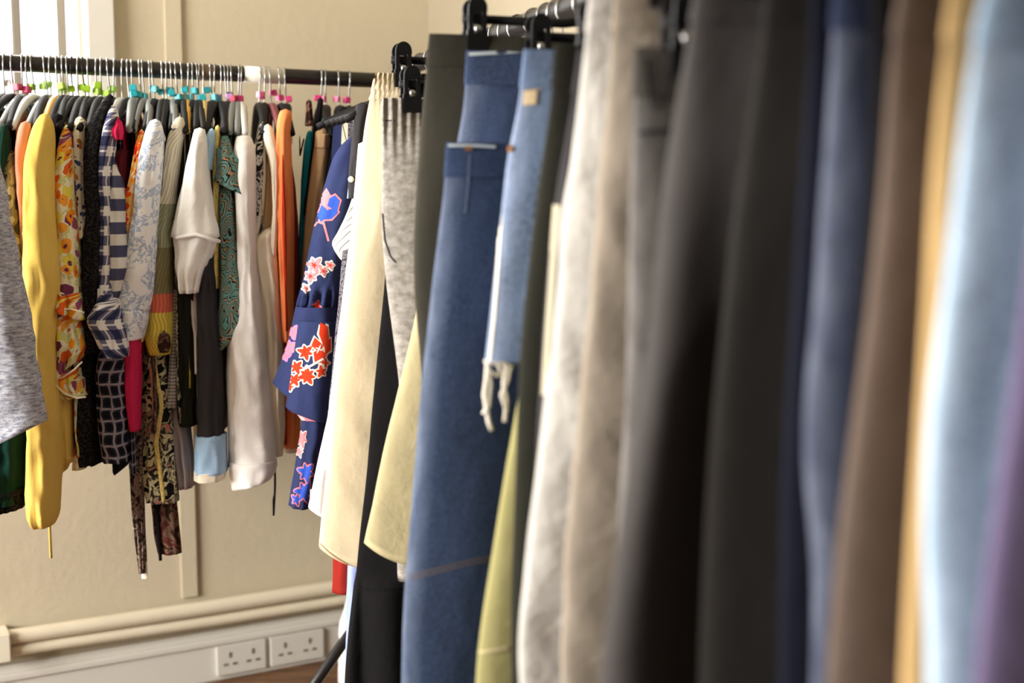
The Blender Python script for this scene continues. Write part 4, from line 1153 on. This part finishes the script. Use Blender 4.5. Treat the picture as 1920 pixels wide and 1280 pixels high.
LBG('kgreen', 'green_trousers', 'khaki green trousers with rolled cuff in front of blue jeans', 'trousers',
    [(110, 1066), (300, 1034), (500, 1004), (700, 976), (800, 961), (850, 950), (950, 934), (1060, 917), (1130, 905), (1230, 892), (1300, 888)], M_kgreen, .185, zhem=.16, th=.018, fold=.005, short='khaki green trousers')
LBG('blackolive', 'dark_trousers', 'blackish green trousers right of the frayed denim shorts', 'trousers',
    [(88, 1042), (180, 1034), (280, 1018), (370, 1004), (480, 989), (600, 976), (700, 969), (850, 965), (1000, 961), (1120, 956), (1280, 958)], M_olive, .19, zhem=.15, th=.025, fold=.005, short='blackish green trousers')
LBG('sidestripe', 'striped_trousers', 'dark grey trousers with a pale metallic strip down the side', 'trousers',
    [(98, 1086), (200, 1072), (280, 1058), (360, 1046), (440, 1036), (520, 1030), (620, 1022), (700, 1018), (780, 1012), (900, 1006), (1280, 1000)], M_char, .185, zhem=.2, th=.018, fold=.004, short='side-striped grey trousers')
LBG('pale', 'pale_trousers', 'pale grey creased cotton trousers, brightest of the near garments', 'trousers',
    [(-20, 1110), (60, 1101), (180, 1090), (260, 1080), (340, 1068), (420, 1056), (520, 1048), (620, 1040), (700, 1030), (800, 1018), (900, 1004), (1050, 988), (1150, 978), (1240, 974), (1310, 978)], M_ltgrey, .20, th=.018, fold=.006, ffreq=26, crumple=.009, short='pale grey trousers')
LBG('taupe', 'taupe_trousers', 'taupe cotton trousers directly in front of the pale grey pair', 'trousers',
    [(-30, 1156), (100, 1148), (200, 1140), (300, 1130), (420, 1120), (560, 1110), (650, 1100), (780, 1088), (900, 1076), (1050, 1064), (1200, 1057), (1320, 1054)], M_taupe, .195, th=.018, fold=.006, ffreq=24, crumple=.006, short='taupe trousers')
LBG('bkjeans', 'black_jeans', 'faded black jeans with slanted pocket seams', 'jeans',
    [(92, 1192), (150, 1190), (250, 1186), (400, 1181), (600, 1178), (750, 1175), (900, 1165), (1280, 1150)], M_bkjean, .17, zhem=.25, th=.018, fold=.005, short='faded black jeans')
LBG('wool', 'wool_trousers', 'wide dark grey wool trousers with a long soft fold', 'trousers',
    [(-60, 1318), (60, 1301), (200, 1281), (300, 1266), (400, 1251), (500, 1236), (600, 1221), (680, 1206), (780, 1190), (900, 1170), (1000, 1151), (1100, 1135), (1200, 1121), (1290, 1110)], M_wool, .21, zhem=.22, th=.042, fold=.018, ffreq=30, short='wide dark grey wool trousers')
LBG('bkwool', 'black_wool_trousers', 'black-brown wool trousers between grey wool and navy pair', 'trousers',
    [(-70, 1452), (100, 1436), (200, 1424), (400, 1397), (600, 1374), (800, 1354), (1000, 1338), (1280, 1322)], M_bkwool, .19, zhem=.2, th=.026, fold=.012, ffreq=34, short='black-brown wool trousers')
LBG('navyslim', 'navy_trousers', 'very dark navy slim trousers behind the navy jeans', 'trousers',
    [(-60, 1530), (200, 1512), (500, 1490), (700, 1476), (900, 1466), (1280, 1458)], M_navy, .185, zhem=.2, th=.016, fold=.005, short='very dark navy trousers')
LBG('navyj', 'navy_jeans', 'navy blue jeans with a bright blue outer edge and kinked knee', 'jeans',
    [(-60, 1568), (100, 1556), (200, 1549), (300, 1541), (450, 1531), (600, 1524), (700, 1511), (850, 1505), (930, 1510), (985, 1520), (1100, 1526), (1280, 1520)], M_denimN, .19, zhem=.2, th=.02, fold=.006, short='navy jeans')
LBG('gap_shade', 'black_trousers', 'plain black trousers hidden between navy jeans and brown pair', 'trousers',  # black cloth put where only a shaded gap shows
    [(-60, 1640), (200, 1632), (400, 1622), (600, 1604), (800, 1590), (1000, 1572), (1280, 1548)], M_black, .18, zhem=.2, th=.014, fold=.004, short='plain black trousers')
LBG('brown', 'brown_trousers', 'brown taupe wool trousers left of the camel pair', 'trousers',
    [(-60, 1700), (20, 1684), (60, 1672), (150, 1668), (250, 1665), (350, 1660), (470, 1650), (600, 1640), (700, 1625), (800, 1610), (900, 1596), (1000, 1582), (1100, 1570), (1280, 1554)], M_brownt, .19, zhem=.2, th=.018, fold=.006, short='brown taupe trousers')
LBG('camel', 'camel_trousers', 'golden camel trousers showing as a slim vertical strip', 'trousers',
    [(-60, 1790), (100, 1768), (200, 1756), (300, 1748), (400, 1741), (500, 1735), (600, 1728), (700, 1722), (850, 1714), (950, 1708), (1100, 1700), (1280, 1692)], M_camel, .195, zhem=.2, th=.013, fold=.004, short='camel trousers')
LBG('palejeans', 'light_jeans', 'light blue washed jeans with pale bleached edge', 'jeans',
    [(-60, 1862), (80, 1828), (180, 1816), (300, 1805), (400, 1796), (500, 1786), (600, 1776), (660, 1766), (760, 1755), (880, 1748), (1000, 1745), (1150, 1750), (1280, 1755)], M_denimL, .20, zhem=.2, th=.016, fold=.006, short='light blue jeans')
LBG('purple', 'purple_trousers', 'muted purple wool trousers at the lower right corner', 'trousers',
    [(-60, 1990), (300, 1965), (650, 1925), (730, 1914), (830, 1900), (930, 1885), (1030, 1870), (1150, 1855), (1280, 1840)], M_purple, .20, zhem=.2, th=.014, fold=.004, short='muted purple trousers')
ks = list(B)
for a, b in zip(ks, ks[1:]):
    print('NEAR %-10s s=%.3f gap_next=%.3f z=%.3f hw=%.3f' % (a, B[a][4], B[b][4] - B[a][4], B[a][3], B[a][5]))

# --- details
def seam(key, pts, w, mat, name='seam', off=.001):
    e, o = B[key][0], B[key][1]; t = Target(*o)
    return print_obj(name, strip_shapes(pts, w), t, mat, e, off, 2)
seam('jeansB', [(768, 1078), (800, 1070), (840, 1060), (880, 1050), (920, 1042)], 2.5, M_seam, 'cross_seam')
seam('jeansB', [(770, 1085), (800, 1077), (840, 1067), (880, 1057), (920, 1049)], 2.5, M_seam, 'cross_seam')
seam('jeansB', [(880, 290), (878, 340), (872, 400)], 3, M_denim2, 'fly_seam')
print_obj('bar_tack', [[(870, 275), (884, 275), (884, 283), (870, 283)]], Target(*B['jeansB'][1]), cloth('orange_thread', (124, 86, 52)), B['jeansB'][0], .003)
seam('jeansA', [(879, 102), (900, 101), (940, 99), (980, 96)], 6, M_paleedge, 'pale_top_edge', .002)
seam('jeansB', [(841, 273), (870, 273), (900, 274), (928, 276)], 5, M_paleedge, 'pale_top_edge', .002)
seam('shorts', [(975, 172), (1012, 168)], 2, M_thread, 'waist_stitch', .002)
print_obj('waist_patch', [[(982, 172), (1006, 170), (1004, 196), (980, 198)]], Target(*B['shorts'][1]), M_patch, B['shorts'][0], .002)
print_obj('bar_tack', [[(950, 270), (962, 270), (962, 286), (950, 286)]], Target(*B['shorts'][1]), MATS['orange_thread'], B['shorts'][0], .003)
seam('shorts', [(944, 300), (941, 400), (934, 500), (926, 600), (918, 676)], 5, M_fray, 'side_seam', .001)
eSh, PSh = B['shorts'][0], B['shorts'][2]
for k, pts in enumerate([[(914, 680), (912, 710), (908, 740), (912, 764), (916, 790), (922, 806)], [(914, 684), (920, 720), (916, 760), (906, 776)], [(948, 684), (944, 720), (950, 750), (946, 790)], [(956, 686), (952, 712), (940, 740), (950, 770)], [(912, 690), (930, 704), (948, 700), (958, 692)], [(908, 676), (926, 682), (944, 680), (962, 688)], [(934, 682), (938, 700)]]):
    path_obj('frayed_thread', [on_plane(x, y, PSh + DB * .02, DB) for x, y in pts], .0026 if k < 4 else .0018, M_fray, eSh, 6)
seam('sidestripe', [(1046, 385), (1041, 450), (1035, 540), (1028, 640), (1022, 740)], 10, M_cwhite, 'side_stripe', .002)
seam('blackskirt', [(664, 1098), (690, 1104), (720, 1106), (750, 1104), (770, 1102)], 3, M_sheer, 'tier_seam', .001)
seam('cream', [(600, 1018), (616, 1034), (632, 1046), (652, 1058), (668, 1066)], 1.6, M_thread, 'hem_stitch', .0008)
seam('joggers', [(718, 226), (740, 226)], 2.5, M_char, 'waist_seam', .001)
seam('joggers', [(718, 400), (722, 450), (732, 480), (742, 492)], 2.5, M_char, 'pocket_seam', .001)
seam('bkjeans', [(1196, 250), (1240, 246), (1268, 240)], 6, M_black, 'pocket_seam', .002)
seam('bkjeans', [(1212, 110), (1222, 200)], 7, M_bkwool, 'pocket_seam', .002)
seam('bkjeans', [(1258, 110), (1240, 170), (1226, 210)], 7, M_wool, 'pocket_seam', .002)
seam('kgreen', [(893, 1222), (920, 1218), (950, 1212)], 6, M_linen, 'cuff_roll', .003)
seam('navyj', [(1530, 960), (1560, 990), (1564, 1040)], 5, M_denimN, 'knee_seam', .001)

# white carrier bag on the floor behind the long skirts
Pb = at_Y(650, 1238, 2.62)
bag = thing('carrier_bag', 'small crumpled white bag beside the rack leg', 'bag', Vector((Pb.x + .05, 2.66, 0)))
rg = []
for j in range(12):
    v = j / 11; z = .30 * (1 - v) + .002
    rg.append([Vector((Pb.x + .055, 2.66, z)) + Vector((math.cos(2 * math.pi * k / 18) * (.05 + .03 * math.sin(v * 2.6)) * (1 + .25 * nz(k * .9, v * 5, 2)), math.sin(2 * math.pi * k / 18) * .05 * (1 + .25 * nz(k * .7, v * 6, 5)), 0)) for k in range(18)])
rings_obj('bag_body', rg, plain('white_plastic_film', (232, 228, 222), .35), bag, True, 0)
